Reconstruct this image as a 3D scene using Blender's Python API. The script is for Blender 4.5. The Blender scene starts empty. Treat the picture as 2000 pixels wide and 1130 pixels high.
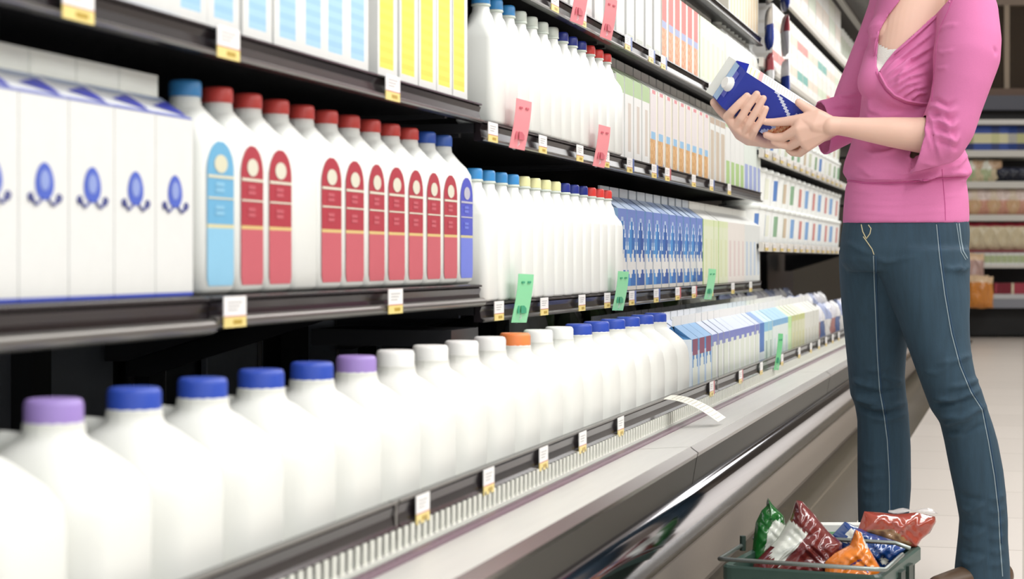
import bpy, bmesh, math, random
import numpy as np
from mathutils import Vector, Matrix
from mathutils.bvhtree import BVHTree
random.seed(7)
C = bpy.context.scene
COL = C.collection
PI = math.pi

# ------------------------------------------------------------------ camera
F = 3600.0                      # focal length in pixels of the 2000x1130 frame
TH = math.atan(1000.0 / F)      # the case runs along +Y; the camera looks left of it by TH
CT, ST = math.cos(TH), math.sin(TH)
K = F / CT ** 2
CAMZ = 0.74
HOR = 508.0
cam_d = bpy.data.cameras.new('camera')
cam = bpy.data.objects.new('camera', cam_d)
COL.objects.link(cam)
cam.location = (0, 0, CAMZ)
cam.rotation_euler = (PI / 2, 0, TH)
cam_d.sensor_width = 36.0
cam_d.lens = 36.0 * F / 2000.0
cam_d.shift_y = -(565.0 - HOR) / 2000.0
cam_d.clip_start = 0.05
cam_d.dof.use_dof = True
cam_d.dof.focus_distance = 4.1
cam_d.dof.aperture_fstop = 6.3
C.camera = cam

# ------------------------------------------------------------------ light
C.view_settings.view_transform = 'Standard'
C.view_settings.look = 'None'
C.view_settings.gamma = 1.0
C.view_settings.use_curve_mapping = False
C.view_settings.exposure = 0.13
w = bpy.data.worlds.new('store_light')
C.world = w
w.use_nodes = True
w.node_tree.nodes['Background'].inputs[0].default_value = (0.96, 0.98, 1.0, 1)
w.node_tree.nodes['Background'].inputs[1].default_value = 1.0

def area(name, loc, rot, sx, sy, power, col=(1, 0.995, 0.98)):
    l = bpy.data.lights.new(name, 'AREA')
    l.shape = 'RECTANGLE'; l.size = sx; l.size_y = sy; l.energy = power; l.color = col
    o = bpy.data.objects.new(name, l); COL.objects.link(o)
    o.location = loc; o.rotation_euler = rot
    return o
area('aisle_and_fill_light', (0.9, 2.6, 3.6), (0, math.radians(25), 0), 0.6, 7.0, 120)
area('aisle_and_fill_light', (0.9, 10.2, 3.6), (0, math.radians(25), 0), 0.6, 7.0, 120)
area('aisle_and_fill_light', (2.9, 3.5, 2.9), (0, math.radians(60), 0), 0.6, 8.0, 105)  # unseen fill, added low opposite the case to brighten gables and shelf undersides
area('aisle_and_fill_light', (2.8, 14.5, 3.6), (math.radians(20), 0, 0), 3.0, 1.0, 80)
area('aisle_and_fill_light', (1.2, 20.5, 3.7), (math.radians(-40), 0, 0), 4.0, 3.0, 170)

# ------------------------------------------------------------------ helpers
def hexc(h):
    h = h.lstrip('#')
    r = []
    for i in (0, 2, 4):
        c = int(h[i:i + 2], 16) / 255.0
        r.append(c / 12.92 if c <= 0.04045 else ((c + 0.055) / 1.055) ** 2.4)
    return (r[0], r[1], r[2], 1.0)

MATS = {}
def mat(key, col=None, rough=0.5, metal=0.0, noise=0.0, nscale=20.0, bump=0.0, bscale=60.0, spec=None,
        alpha=None, trans=0.0, coat=0.0, sss=0.0, stretch=None):
    if key in MATS:
        return MATS[key]
    m = bpy.data.materials.new(key)
    m.use_nodes = True
    nt = m.node_tree
    b = nt.nodes['Principled BSDF']
    c = hexc(col)
    b.inputs['Base Color'].default_value = c
    b.inputs['Roughness'].default_value = rough
    b.inputs['Metallic'].default_value = metal
    if spec is not None: b.inputs['Specular IOR Level'].default_value = spec
    if trans: b.inputs['Transmission Weight'].default_value = trans
    if coat: b.inputs['Coat Weight'].default_value = coat
    if sss:
        b.inputs['Subsurface Weight'].default_value = sss
        b.inputs['Subsurface Radius'].default_value = (0.012, 0.006, 0.004)
        b.inputs['Subsurface Scale'].default_value = 1.0
    if alpha is not None: b.inputs['Alpha'].default_value = alpha
    tc = nt.nodes.new('ShaderNodeTexCoord')
    mp = nt.nodes.new('ShaderNodeMapping')
    nt.links.new(tc.outputs['Object'], mp.inputs[0])
    if stretch: mp.inputs['Scale'].default_value = stretch
    if noise > 0:
        n = nt.nodes.new('ShaderNodeTexNoise'); n.inputs['Scale'].default_value = nscale
        n.inputs['Detail'].default_value = 3
        nt.links.new(mp.outputs[0], n.inputs['Vector'])
        mx = nt.nodes.new('ShaderNodeMix'); mx.data_type = 'RGBA'
        mx.inputs[6].default_value = tuple(max(0, x * (1 - noise)) for x in c[:3]) + (1,)
        mx.inputs[7].default_value = tuple(min(1, x * (1 + noise)) for x in c[:3]) + (1,)
        nt.links.new(n.outputs[0], mx.inputs[0])
        nt.links.new(mx.outputs[2], b.inputs['Base Color'])
    if bump > 0:
        n2 = nt.nodes.new('ShaderNodeTexNoise'); n2.inputs['Scale'].default_value = bscale
        nt.links.new(mp.outputs[0], n2.inputs['Vector'])
        bp = nt.nodes.new('ShaderNodeBump'); bp.inputs['Strength'].default_value = bump
        bp.inputs['Distance'].default_value = 0.002
        nt.links.new(n2.outputs[0], bp.inputs['Height'])
        nt.links.new(bp.outputs[0], b.inputs['Normal'])
    MATS[key] = m
    return m
def pm(col, rough=0.4):       # printed card or plastic of one colour
    return mat('print_' + col.lstrip('#') + ('' if rough == 0.4 else '_%d' % (rough * 100)), col, rough, noise=0.03, nscale=40)

def zz(s, D):                 # height of a line that climbs s across the frame at lateral distance D
    return CAMZ - s * D / CT
def Yf(x, D):                 # distance along the aisle for the frame column x at lateral distance D
    return K * D / (2000.0 - x) - D * ST / CT
RGT = Vector((CT, ST, 0)); FWD = Vector((-ST, CT, 0)); UP = Vector((0, 0, 1))
CAM = Vector((0, 0, CAMZ))
def W(px, py, d):
    return CAM + FWD * d + RGT * ((px - 1000) / F * d) + UP * ((HOR - py) / F * d)
def proj(co):                 # numpy world points -> px, py, depth
    v = co - np.array([0, 0, CAMZ])
    d = v @ np.array(FWD); r = v @ np.array(RGT)
    return 1000 + F * r / d, HOR - F * v[:, 2] / d, d

def link(name, me, parent=None, loc=None, rz=0.0):
    o = bpy.data.objects.new(name, me); COL.objects.link(o)
    if parent: o.parent = parent
    if loc is not None: o.location = loc
    if rz: o.rotation_euler = (0, 0, rz)
    return o
def tag(o, label, cat, group=None, kind=None):
    o['label'] = label; o['category'] = cat
    if group: o['group'] = group
    if kind: o['kind'] = kind
    return o
def empty(name, loc=(0, 0, 0), rz=0.0):
    return link(name, None, None, loc, rz)

class MB:
    """collects shapes with material slots and links them as one mesh"""
    def __init__(s): s.v = []; s.f = []; s.mi = []; s.sm = []; s.mats = []
    def slot(s, m):
        if m not in s.mats: s.mats.append(m)
        return s.mats.index(m)
    def add(s, vs, fs, m, smooth=False):
        b = len(s.v); k = s.slot(m)
        s.v += [tuple(x) for x in vs]
        for f in fs:
            s.f.append(tuple(b + i for i in f)); s.mi.append(k); s.sm.append(smooth)
        return s
    def box(s, x0, x1, y0, y1, z0, z1, m):
        v = [(x0, y0, z0), (x1, y0, z0), (x1, y1, z0), (x0, y1, z0), (x0, y0, z1), (x1, y0, z1), (x1, y1, z1), (x0, y1, z1)]
        f = [(0, 3, 2, 1), (4, 5, 6, 7), (0, 1, 5, 4), (1, 2, 6, 5), (2, 3, 7, 6), (3, 0, 4, 7)]
        return s.add(v, f, m)
    def extrude_y(s, prof, y0, y1, m, smooth=False, caps=True):   # closed profile of (x,z), anticlockwise seen from -y
        n = len(prof)
        v = [(x, y0, z) for x, z in prof] + [(x, y1, z) for x, z in prof]
        f = [(i, (i + 1) % n, n + (i + 1) % n, n + i) for i in range(n)]
        s.add(v, f, m, smooth)
        if caps: s.add([(x, y0, z) for x, z in prof], [tuple(range(n - 1, -1, -1))], m); s.add([(x, y1, z) for x, z in prof], [tuple(range(n))], m)
        return s
    def rings(s, rings, m, smooth=True, cap0=True, cap1=True):
        n = len(rings[0]); v = [p for r in rings for p in r]; f = []
        for k in range(len(rings) - 1):
            for i in range(n):
                j = (i + 1) % n
                f.append((k * n + i, k * n + j, (k + 1) * n + j, (k + 1) * n + i))
        s.add(v, f, m, smooth)
        if cap0: s.add(rings[0], [tuple(range(n - 1, -1, -1))], m)
        if cap1: s.add(rings[-1], [tuple(range(n))], m)
        return s
    def tube(s, pts, r, m, n=8, closed_ends=True):
        pts = [Vector(p) for p in pts]; rs = r if isinstance(r, (list, tuple)) else [r] * len(pts)
        rg = []; prev = None
        for i, p in enumerate(pts):
            t = (pts[min(i + 1, len(pts) - 1)] - pts[max(i - 1, 0)]).normalized()
            a = prev if prev is not None else (Vector((0, 0, 1)) if abs(t.z) < 0.9 else Vector((1, 0, 0)))
            u = (a - t * a.dot(t)).normalized(); prev = u; q = t.cross(u)
            rg.append([tuple(p + (u * math.cos(2 * PI * k / n) + q * math.sin(2 * PI * k / n)) * rs[i]) for k in range(n)])
        return s.rings(rg, m, True, closed_ends, closed_ends)
    def lathe(s, prof, m, n=20, c=(0, 0, 0), smooth=True):
        rg = [[(c[0] + r * math.cos(2 * PI * k / n), c[1] + r * math.sin(2 * PI * k / n), c[2] + z) for k in range(n)] for r, z in prof]
        return s.rings(rg, m, smooth)
    def mesh(s, name):
        me = bpy.data.meshes.new(name)
        me.from_pydata(s.v, [], s.f)
        for m in s.mats: me.materials.append(m)
        me.polygons.foreach_set('material_index', s.mi)
        me.polygons.foreach_set('use_smooth', s.sm)
        me.update()
        return me
    def build(s, name, parent=None, loc=None, rz=0.0):
        return link(name, s.mesh(name), parent, loc, rz)
def bevel(o, w=0.004, seg=2):
    m = o.modifiers.new('bevel', 'BEVEL'); m.width = w; m.segments = seg; m.limit_method = 'ANGLE'
    return o
def clean(o):                 # merge doubled seams so that shading is smooth
    bm = bmesh.new(); bm.from_mesh(o.data); bmesh.ops.remove_doubles(bm, verts=bm.verts, dist=1e-5)
    bm.to_mesh(o.data); bm.free(); return o

ONES = ['', 'first', 'second', 'third', 'fourth', 'fifth', 'sixth', 'seventh', 'eighth', 'ninth', 'tenth', 'eleventh',
        'twelfth', 'thirteenth', 'fourteenth', 'fifteenth', 'sixteenth', 'seventeenth', 'eighteenth', 'nineteenth']
def ordw(n):
    if n < 20: return ONES[n]
    t = {2: 'twent', 3: 'thirt', 4: 'fort'}[n // 10]
    return t + 'ieth' if n % 10 == 0 else t + 'y-' + ONES[n % 10]
def nth(i, n):                # i from 0
    if n == 1: return 'only'
    if i == 0: return 'leftmost'
    if i == n - 1: return 'rightmost'
    return ordw(i + 1) + ' from left'

PROTO = {}
def stamp(key, builder, loc, rz, label, cat, group=None):
    if key not in PROTO:
        r = builder(); PROTO[key] = r
        r.location = loc; r.rotation_euler = (0, 0, rz)
        return tag(r, label, cat, group)
    src = PROTO[key]
    r = src.copy(); COL.objects.link(r); r.location = loc; r.rotation_euler = (0, 0, rz)
    for ch in list(src.children):
        c = ch.copy(); COL.objects.link(c); c.parent = r
        for g in ch.children:
            d = g.copy(); COL.objects.link(d); d.parent = c
    if 'group' in r and not group: del r['group']
    return tag(r, label, cat, group)

# ------------------------------------------------------------------ common materials
STEEL = mat('brushed_steel', '#ECEBE6', 0.45, 0.55, noise=0.05, nscale=6, stretch=(12, 0.6, 12))
STEELE = mat('steel_edge', '#8E8984', 0.25, 1.0, noise=0.08, nscale=5, stretch=(6, 1, 6))
CHROME = mat('polished_bumper', '#86828C', 0.07, 1.0, noise=0.05, nscale=3)
GLOSSP = mat('glossy_base_panel', '#8E8780', 0.07, 0.9, noise=0.04, nscale=8)
KICK = mat('matte_kick_panel', '#A79C91', 0.5, 0.1, noise=0.06, nscale=120)
DARKF = mat('charcoal_case_front', '#3A3933', 0.5, 0.2, noise=0.06, nscale=150)
BLACK = mat('black_enamel', '#202023', 0.35, 0.0, noise=0.1, nscale=4)
BLACKM = mat('black_matte', '#0E0E10', 0.6)
PANEL = mat('dark_back_panel', '#7A7F88', 0.35, 0.0, noise=0.25, nscale=3)
LIPM = mat('brown_black_channel', '#1F181B', 0.22, 0.15, noise=0.12, nscale=6, stretch=(1, 0.3, 1))
LIPE = mat('grey_channel_edge', '#7F7C78', 0.28, 0.7, noise=0.06, nscale=8)
CLEARM = mat('clear_plastic', '#E8EAEE', 0.15, 0.0, alpha=0.35)
WHITEP = mat('milk_white', '#EFF1EC', 0.38, 0.0, noise=0.01, spec=0.4)
JUGM = mat('milk_jug_plastic', '#EDEEE8', 0.42, 0.0, spec=0.35)
CARDW = mat('carton_card', '#F3F4F1', 0.4, noise=0.015, nscale=30)
GABLE = mat('gable_card', '#ECEEE8', 0.42, noise=0.03, nscale=60)

# ------------------------------------------------------------------ the room
fl = MB()
FLM = mat('floor_tile', '#CDC4BA', 0.3, 0.0)
def tile_mat(m, c1, c2, mortar, size, rough):
    nt = m.node_tree; b = nt.nodes['Principled BSDF']
    tc = nt.nodes.new('ShaderNodeTexCoord')
    br = nt.nodes.new('ShaderNodeTexBrick')
    br.offset = 0.0
    br.inputs['Color1'].default_value = hexc(c1); br.inputs['Color2'].default_value = hexc(c2)
    br.inputs['Mortar'].default_value = hexc(mortar)
    br.inputs['Scale'].default_value = 1.0
    br.inputs['Brick Width'].default_value = size; br.inputs['Row Height'].default_value = size
    br.inputs['Mortar Size'].default_value = 0.004
    nt.links.new(tc.outputs['Object'], br.inputs['Vector'])
    nt.links.new(br.outputs[0], b.inputs['Base Color'])
    b.inputs['Roughness'].default_value = rough
tile_mat(FLM, '#DED6CE', '#D8D0C8', '#B3AAA0', 0.61, 0.32)
fl.box(-3.5, 9.0, -2.0, 24.0, -0.05, 0.0, FLM)
o = fl.build('floor'); o['kind'] = 'structure'
DKT = mat('dark_floor_strip', '#5D584C', 0.25, noise=0.08, nscale=3)
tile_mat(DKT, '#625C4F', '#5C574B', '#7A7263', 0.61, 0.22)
b = MB(); b.box(-0.72, -0.455, -2.0, 17.5, 0.0, 0.002, DKT)  # thin strip of darker floor colour along the case foot
o = b.build('floor_strip_1'); o['kind'] = 'structure'
WALLM = mat('wall_paint', '#8F8A82', 0.7, noise=0.05, nscale=3)
b = MB(); b.box(-3.5, 9.0, 24.0, 24.1, 0, 4.0, WALLM); o = b.build('wall_back'); o['kind'] = 'structure'
b = MB(); b.box(-3.6, -3.5, -2.0, 24.0, 0, 4.0, WALLM); o = b.build('wall_left'); o['kind'] = 'structure'
b = MB(); b.box(-3.5, 9.0, -2.0, 24.0, 4.0, 4.1, mat('ceiling_tile', '#E9E9E6', 0.8, noise=0.03, nscale=2))
o = b.build('ceiling'); o['kind'] = 'structure'
b = MB(); b.box(3.2, 3.3, 0.3, 24.0, 0, 4.0, mat('opposite_wall', '#9A9086', 0.7, noise=0.1, nscale=2)); o = b.build('wall_right'); o['kind'] = 'structure'

# ------------------------------------------------------------------ the long refrigerated case
Y0, Y1 = -0.3, 13.5
case = tag(empty('dairy_case', (-0.7, Y0, 0)), 'long open refrigerated dairy case with steel front ledge along the aisle', 'refrigerated case')
OX = Vector((-0.7, Y0, 0))
def cp(prof):                         # profile given as (D, z) -> local x
    return [(-D + 0.7, z) for D, z in prof]
def run(name, prof, m, y0=Y0, y1=Y1, smooth=False):
    b = MB(); b.extrude_y(cp(prof), y0 - Y0, y1 - Y0, m, smooth); return b.build(name, case)
seam = Yf(1348, 0.60)
sy = [Y0, 1.0, seam, seam + 2.44, seam + 4.88, seam + 7.32, Y1]
for a, c in zip(sy[:-1], sy[1:]):
    g = 0.004
    run('ledge', [(0.705, 0.372), (0.60, 0.380), (0.60, 0.3925), (0.7, 0.385)], STEEL, a + g, c - g)
    run('ledge_edge', [(0.60, 0.3925), (0.60, 0.378), (0.587, 0.374), (0.585, 0.3815)], STEELE, a + g, c - g)
    run('front_panel', [(0.64, 0.376), (0.612, 0.30), (0.60, 0.30), (0.587, 0.376)], DARKF, a + g, c - g)
run('ledge_base', [(0.73, 0.20), (0.625, 0.20), (0.605, 0.372), (0.73, 0.372)], BLACKM)
run('ledge_trim', [(0.712, 0.384), (0.701, 0.384), (0.701, 0.391), (0.712, 0.391)], mat('plum_trim', '#6A4A5C', 0.3), )
bp0 = [(.606, .325), (.597, .3235), (.588, .319), (.581, .311), (.577, .300), (.5755, .287), (.577, .270), (.581, .250), (.588, .231), (.598, .213), (.610, .197), (.622, .185), (.637, .176)]
b = MB(); prof = cp(bp0); n_ = len(prof)
b.add([(x, 0, z) for x, z in prof] + [(x, Y1 - Y0, z) for x, z in prof], [(i, i + 1, n_ + i + 1, n_ + i) for i in range(n_ - 1)], CHROME, True)
b.box(.02, .06, 0, Y1 - Y0, .178, .324, BLACKM); b.build('bumper', case)
run('kick_panel', [(0.72, 0.174), (0.645, 0.174), (0.668, 0.05), (0.70, 0.04), (0.705, 0.0), (0.75, 0.0)], KICK)
run('deck', [(1.72, 0.0), (0.742, 0.0), (0.742, 0.354), (1.72, 0.354)], BLACKM)
run('back_panel', [(1.72, 0.354), (1.62, 0.354), (1.62, 2.2), (1.72, 2.2)], BLACK)
# grille of slats between ledge and rail
SLAT = mat('slat_white', '#F1F1E6', 0.4)
b = MB()
for y in np.arange(0.6, 11.0, 0.0245):
    b.box(-0.7335 + .7, -0.7305 + .7, y - Y0, y - Y0 + 0.0085, 0.389, 0.414, SLAT)
b.box(-0.739 + .7, -0.727 + .7, 0, Y1 - Y0, 0.3835, 0.389, STEEL)
b.box(-0.727 + .7, -0.712 + .7, 0, Y1 - Y0, 0.372, 0.386, mat('grille_frame', '#B9BDB6', 0.4, 0.4))
o = b.build('grille', case)
# rail: channel with price strip
seamr = Yf(766, 0.743)
for a, c in zip([Y0, seamr, seamr + 2.44, seamr + 4.88, seamr + 7.32], [seamr, seamr + 2.44, seamr + 4.88, seamr + 7.32, Y1]):
    run('price_rail', [(0.75, 0.412), (0.7355, 0.412), (0.732, 0.415), (0.736, 0.419), (0.7375, 0.430), (0.736, 0.441), (0.738, 0.4455), (0.75, 0.4455)][::1], LIPM, a + .003, c - .003)
    run('rail_edge', [(0.7365, 0.4445), (0.7335, 0.4445), (0.7335, 0.4475), (0.7365, 0.4475)], LIPE, a + .003, c - .003)
    b = MB(); b.box(-0.7355 + .7, -0.7345 + .7, c - .012 - Y0, c - .006 - Y0, .400, .445, LIPE); b.build('rail_joint', case)
# back-panel frames seen under the lowest shelf
def xb(x, D=1.6): return Yf(x, D)
for k, (xa, xc, za, zc) in enumerate([(-120, 24, .36, .70), (58, 222, .36, .70), (405, 515, .36, .66), (600, 700, .36, .66), (745, 838, .36, .66)]):
    b = MB(); ya, yc = xb(xa) - Y0, xb(xc) - Y0
    b.box(-1.615 + .7, -1.60 + .7, ya, yc, za, zc, PANEL); bevel(b.build('wall_panel', case), .003)
for x in (250, 313, 502, 655):
    b = MB(); y = xb(x) - Y0; b.box(-1.598 + .7, -1.59 + .7, y, y + .006, .36, .9, LIPE); b.build('upright_strip', case)
for x in (40, 268, 560, 940, 1215, 1487):
    b = MB(); y = xb(x) - Y0; b.box(-1.60 + .7, -1.56 + .7, y - .03, y + .03, .355, 2.05, BLACKM); b.build('upright', case)
# canopy
run('canopy', [(1.72, 2.10), (0.90, 2.10), (0.78, 2.06), (0.74, 2.06), (0.74, 2.34), (1.72, 2.34)], mat('canopy_grey', '#6B6866', 0.45, noise=0.05, nscale=6), 5.0, Y1)
run('canopy_fascia', [(0.738, 2.045), (0.728, 2.045), (0.728, 2.35), (0.738, 2.35)], mat('white_fascia', '#F2F2F0', 0.4), 5.0, Y1)
run('canopy_strip', [(0.93, 2.075), (0.90, 2.075), (0.90, 2.092), (0.93, 2.092)], mat('strip_white', '#D9D8D2', 0.4), 5.0, Y1)

# ------------------------------------------------------------------ shelves
DS = 0.90
def shelf(y0, y1, zt, zb, label, style='dark', depth=0.55, tube=False):
    r = empty('case_shelf', (-DS, y0, zb))
    tag(r, label, 'shelf', 'shelves of the dairy case')
    L = y1 - y0; h = zt - zb; b = MB()
    b.box(-depth, -0.012, 0.002, L - 0.002, h - 0.022, h - 0.006, BLACK); b.build('shelf_board', r)
    b = MB()
    if style == 'dark':
        t = h
        pr = [(-0.014, 0.0), (0.002, 0.0), (0.004, t * .10), (-0.001, t * .22), (-0.003, t * .55), (0.0, t * .80), (-0.003, t * .86), (-0.003, t), (-0.014, t)]
        b.extrude_y(pr, 0.002, L - .002, LIPM)
        b.extrude_y([(0.001, 0.0), (0.006, 0.002), (0.006, t * .14), (0.001, t * .2)], 0.002, L - .002, LIPE)
        b.extrude_y([(-0.004, t * .86), (0.002, t * .88), (0.002, t * .96), (-0.004, t)], 0.002, L - .002, mat('channel_top', '#4B4648', 0.25, 0.5))
        if tube:
            n = 10; R = t * .2
            b.extrude_y([(0.002 + R * math.cos(2 * PI * i / n), R * 1.0 + R * math.sin(2 * PI * i / n)) for i in range(n)], 0.002, L - .002, LIPE, True)
    else:
        t = h
        b.extrude_y([(-0.014, 0), (0.002, 0), (0.004, t * .5), (0.002, t), (-0.014, t)], 0.002, L - .002, mat('white_lip', '#D8D3CA', 0.4, noise=.03))
    b.build('shelf_lip', r)
    for yy in (0.03, L - 0.05):     # brackets
        b = MB()
        b.extrude_y([(-depth - .14, h - .14), (-depth - .10, h - .14), (-.30, h - .034), (-.05, h - .028), (-.05, h - .022), (-depth - .14, h - .022)], yy, yy + .012, BLACK)
        b.build('bracket', r)
    return r
YS, YN, YM, YE = Yf(410, DS), Yf(940, DS), Yf(1216, DS), Yf(1487, DS)
YL = 0.75
shelf(YL, YS, 0.699, 0.655, 'leftmost black shelf holding plain white milk cartons', tube=True)
shelf(YS, YN, 0.699, 0.661, 'black shelf with red labelled milk bottles at left', tube=True)
shelf(YL, YN, 1.010, 0.976, 'upper left shelf under yellow striped cartons')
shelf(YN, YM, 0.667, 0.633, 'shelf below pale bottles with green shelf talker')
shelf(YM, YE, 0.667, 0.633, 'shelf below the row of blue cartons')
shelf(YN, YM, 0.982, 0.946, 'shelf below pale bottles with pink shelf talker')
shelf(YM, YE, 0.982, 0.946, 'shelf below brown and orange cartons')
shelf(YN, YM, 1.266, 1.230, 'high shelf with pink talkers at top of picture')
shelf(YM, YE, 1.266, 1.230, 'high shelf below red topped cartons')
shelf(YM - .1, YE, 1.53, 1.50, 'topmost visible black shelf with orange white cartons')
YF = 12.8
shelf(YE + .02, YF, 0.805, 0.772, 'far pale shelf below stacked yogurt tubs', 'white')
shelf(YE + .02, YF, 1.14, 1.108, 'far pale shelf above the yogurt tubs', 'white')
shelf(YE + .02, YF, 1.465, 1.432, 'far pale shelf with teal marked packs behind hands', 'white')
shelf(YE + .02, YF, 1.795, 1.75, 'highest far shelf with large white boxes', 'white')
# glossy dark run-off bar where near shelf meets the next unit
b = MB(); b.box(-DS - .25, -DS - .004, YN - .16, YN - .006, .598, .625, BLACK)
o = b.build('shelf_end_bracket'); tag(o, 'black shelf bracket block under the right end of red label bottles shelf', 'bracket')

# ------------------------------------------------------------------ products
def sq_ring(wx, wy, r, z, n=6, cx=0.0, cy=0.0):
    """rounded rectangle ring, anticlockwise from above"""
    r = min(r, wx / 2 - 1e-4, wy / 2 - 1e-4); p = []
    for sx, sy, a0 in ((1, 1, 0), (-1, 1, PI / 2), (-1, -1, PI), (1, -1, 3 * PI / 2)):
        for k in range(n):
            a = a0 + (PI / 2) * k / (n - 1)
            p.append((cx + sx * (wx / 2 - r) + r * math.cos(a), cy + sy * (wy / 2 - r) + r * math.sin(a), z))
    return p
def cap_part(parent, r, h, z, col, x=0.0, rim=True):
    m = mat('cap_' + col.lstrip('#'), col, 0.35, spec=.4)
    b = MB(); n = 28
    pr = [(r * 1.0, 0), (r * 1.0, h * .75), (r * .95, h * .95), (r * .85, h)]
    rg = []
    for q, zz_ in pr:
        rg.append([((q + (0.0007 if (k % 2 and zz_ < h * .9) else 0)) * math.cos(2 * PI * k / n) + x, (q + (0.0007 if (k % 2 and zz_ < h * .9) else 0)) * math.sin(2 * PI * k / n), z + zz_) for k in range(n)])
    b.rings(rg, m, True)
    return b.build('cap', parent)

def jug(col):
    def f():
        r = empty('milk_jug'); b = MB()
        w = 0.150
        rg = [sq_ring(w - .02, w - .02, .03, 0), sq_ring(w - .004, w - .004, .034, .006), sq_ring(w, w, .036, .02),
              sq_ring(w, w, .036, .08), sq_ring(w + .001, w + .001, .036, .14), sq_ring(w - .001, w - .001, .036, .162), sq_ring(w - .007, w - .007, .038, .180),
              sq_ring(w - .024, w - .024, .042, .197), sq_ring(w - .052, w - .052, .040, .211), sq_ring(.078, .078, .036, .220), sq_ring(.062, .062, .0305, .225),
              sq_ring(.057, .057, .0283, .229), sq_ring(.055, .055, .0273, .238), sq_ring(.056, .056, .0278, .2385), sq_ring(.05, .05, .0248, .242)]
        # recess panels pressed into the four corners of the body
        for k in (3, 4, 5):
            rr = []
            for (x, y, z) in rg[k]:
                c = max(0.0, (abs(x) + abs(y)) / w - .80) * (0.75 if k == 3 else .85 if k == 4 else .4)
                rr.append((x * (1 - c), y * (1 - c), z))
            rg[k] = rr
        b.rings(rg, JUGM)
        clean(b.build('jug_body', r))
        cap_part(r, .0262, .021, .240, col)
        b = MB(); b.tube([(-.03, 0, .222), (-.05, 0, .222), (-.066, 0, .205), (-.07, 0, .17), (-.07, 0, .13)], [.008, .01, .011, .011, .009], JUGM, 8)
        b.build('handle', r)
        return r
    return f

PUR, BLU, WHT, ORG = '#A188CB', '#3350B4', '#F4F5F2', '#F08A4E'
caps = [BLU, WHT, PUR, BLU, BLU, BLU, BLU, PUR, WHT, WHT, WHT, WHT, ORG, WHT, WHT, BLU, BLU, BLU, BLU, BLU, BLU]
cn = {PUR: 'purple', BLU: 'blue', WHT: 'white', ORG: 'orange'}
DJ = 0.842
seen = {}
def side_phrase(i, lst, names):
    l = names[lst[i - 1]] if i > 0 else None
    return l
for i, c in enumerate(caps):
    k = i - 2
    inv = 5.277e-4 + .478e-4 * k
    Y = K * DJ * inv - DJ * ST / CT
    seen[c] = seen.get(c, 0) + 1
    tot = caps.count(c)
    stamp('jug' + c, jug(c), (-DJ, Y, .3545), random.uniform(-.02, .02),
          'milk jug with %s cap in the bottom row, %s of the %s caps' % (cn[c], nth(seen[c] - 1, tot), cn[c]),
          'milk jug', 'gallon jugs in the bottom tray')

def label_mesh(b, x, w, z0, z1, cols, gap=0.0, n=14, xtop=None):
    """arched label slightly proud of the bottle front; cols = dark, light, band, disc"""
    dark, light, band, disc = [pm(c) for c in cols]
    h = z1 - z0
    def strip(za, zb, m, xx):
        vs = []; fs = []
        N = 8
        for i in range(N + 1):
            z = za + (zb - za) * i / N
            t = (z - z0) / h
            hw = w / 2
            if t > .80: hw *= math.sqrt(max(0.02, 1 - ((t - .80) / .205) ** 2))
            if t < .03: hw *= .9
            vs += [(xx, -hw, z), (xx, hw, z)]
        for i in range(N): fs.append((2 * i, 2 * i + 1, 2 * i + 3, 2 * i + 2))
        b.add(vs, fs, m)
    strip(z0, z0 + h * .40, light, x)
    strip(z0 + h * .40, z0 + h * .425, band, x)
    strip(z0 + h * .425, z0 + h * .80, dark, x)
    strip(z0 + h * .80, z1, dark, x)
    # pale disc, pale band and rows of lettering-like bars
    cz = z0 + h * .845; R = w * .25
    b.add([(x + .0006, 0, cz)] + [(x + .0006, R * math.cos(a * PI / 8), cz + R * .62 * math.sin(a * PI / 8)) for a in range(16)],
          [(0, 1 + a, 1 + (a + 1) % 16) for a in range(16)], disc)
    for (za, zb, wa) in ((.745, .765, .98), (.60, .612, .98)):
        b.add([(x + .0006, -w / 2 * wa, z0 + h * za), (x + .0006, w / 2 * wa, z0 + h * za), (x + .0006, w / 2 * wa, z0 + h * zb), (x + .0006, -w / 2 * wa, z0 + h * zb)], [(0, 1, 2, 3)], pm('#E9B9B9') if cols[0].startswith('#B') or cols[0].startswith('#C') else disc)
    for (za, zb) in ((.69, .715), (.65, .675), (.53, .555), (.49, .515)):
        b.add([(x + .0006, -w * .2, z0 + h * za), (x + .0006, w * .12, z0 + h * za), (x + .0006, w * .12, z0 + h * zb), (x + .0006, -w * .2, z0 + h * zb)], [(0, 1, 2, 3)], pm(cols[1]))

def half_bottle(cap, cols, w=.088):
    def f():
        r = empty('milk_bottle'); b = MB(); d = .092
        rg = [sq_ring(d - .012, w - .012, .012, 0), sq_ring(d, w, .014, .006), sq_ring(d, w, .014, .172), sq_ring(d - .002, w - .001, .016, .185),
              sq_ring(d - .014, w - .008, .02, .198), sq_ring(d - .032, w - .022, .024, .209), sq_ring(.048, .050, .023, .218), sq_ring(.039, .039, .0193, .224),
              sq_ring(.036, .036, .0178, .236)]
        b.rings(rg, WHITEP); clean(b.build('bottle_body', r))
        cap_part(r, .0192, .019, .234, cap)
        if cols:
            b = MB(); label_mesh(b, d / 2 + .0008, w * .80, .010, .180, cols); b.build('label', r)
        return r
    return f
RED = ('#AE3744', '#C5606A', '#D9BE7E', '#DCD9C6'); LBL = ('#6CAED3', '#8CC3E0', '#D8CFA0', '#D9D6BC'); DBL = ('#4A55BE', '#6F7DD6', '#C9C08F', '#B9B9C9')
REDC, MBL = '#C4453F', '#3C83BD'
DB = .96
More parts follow.
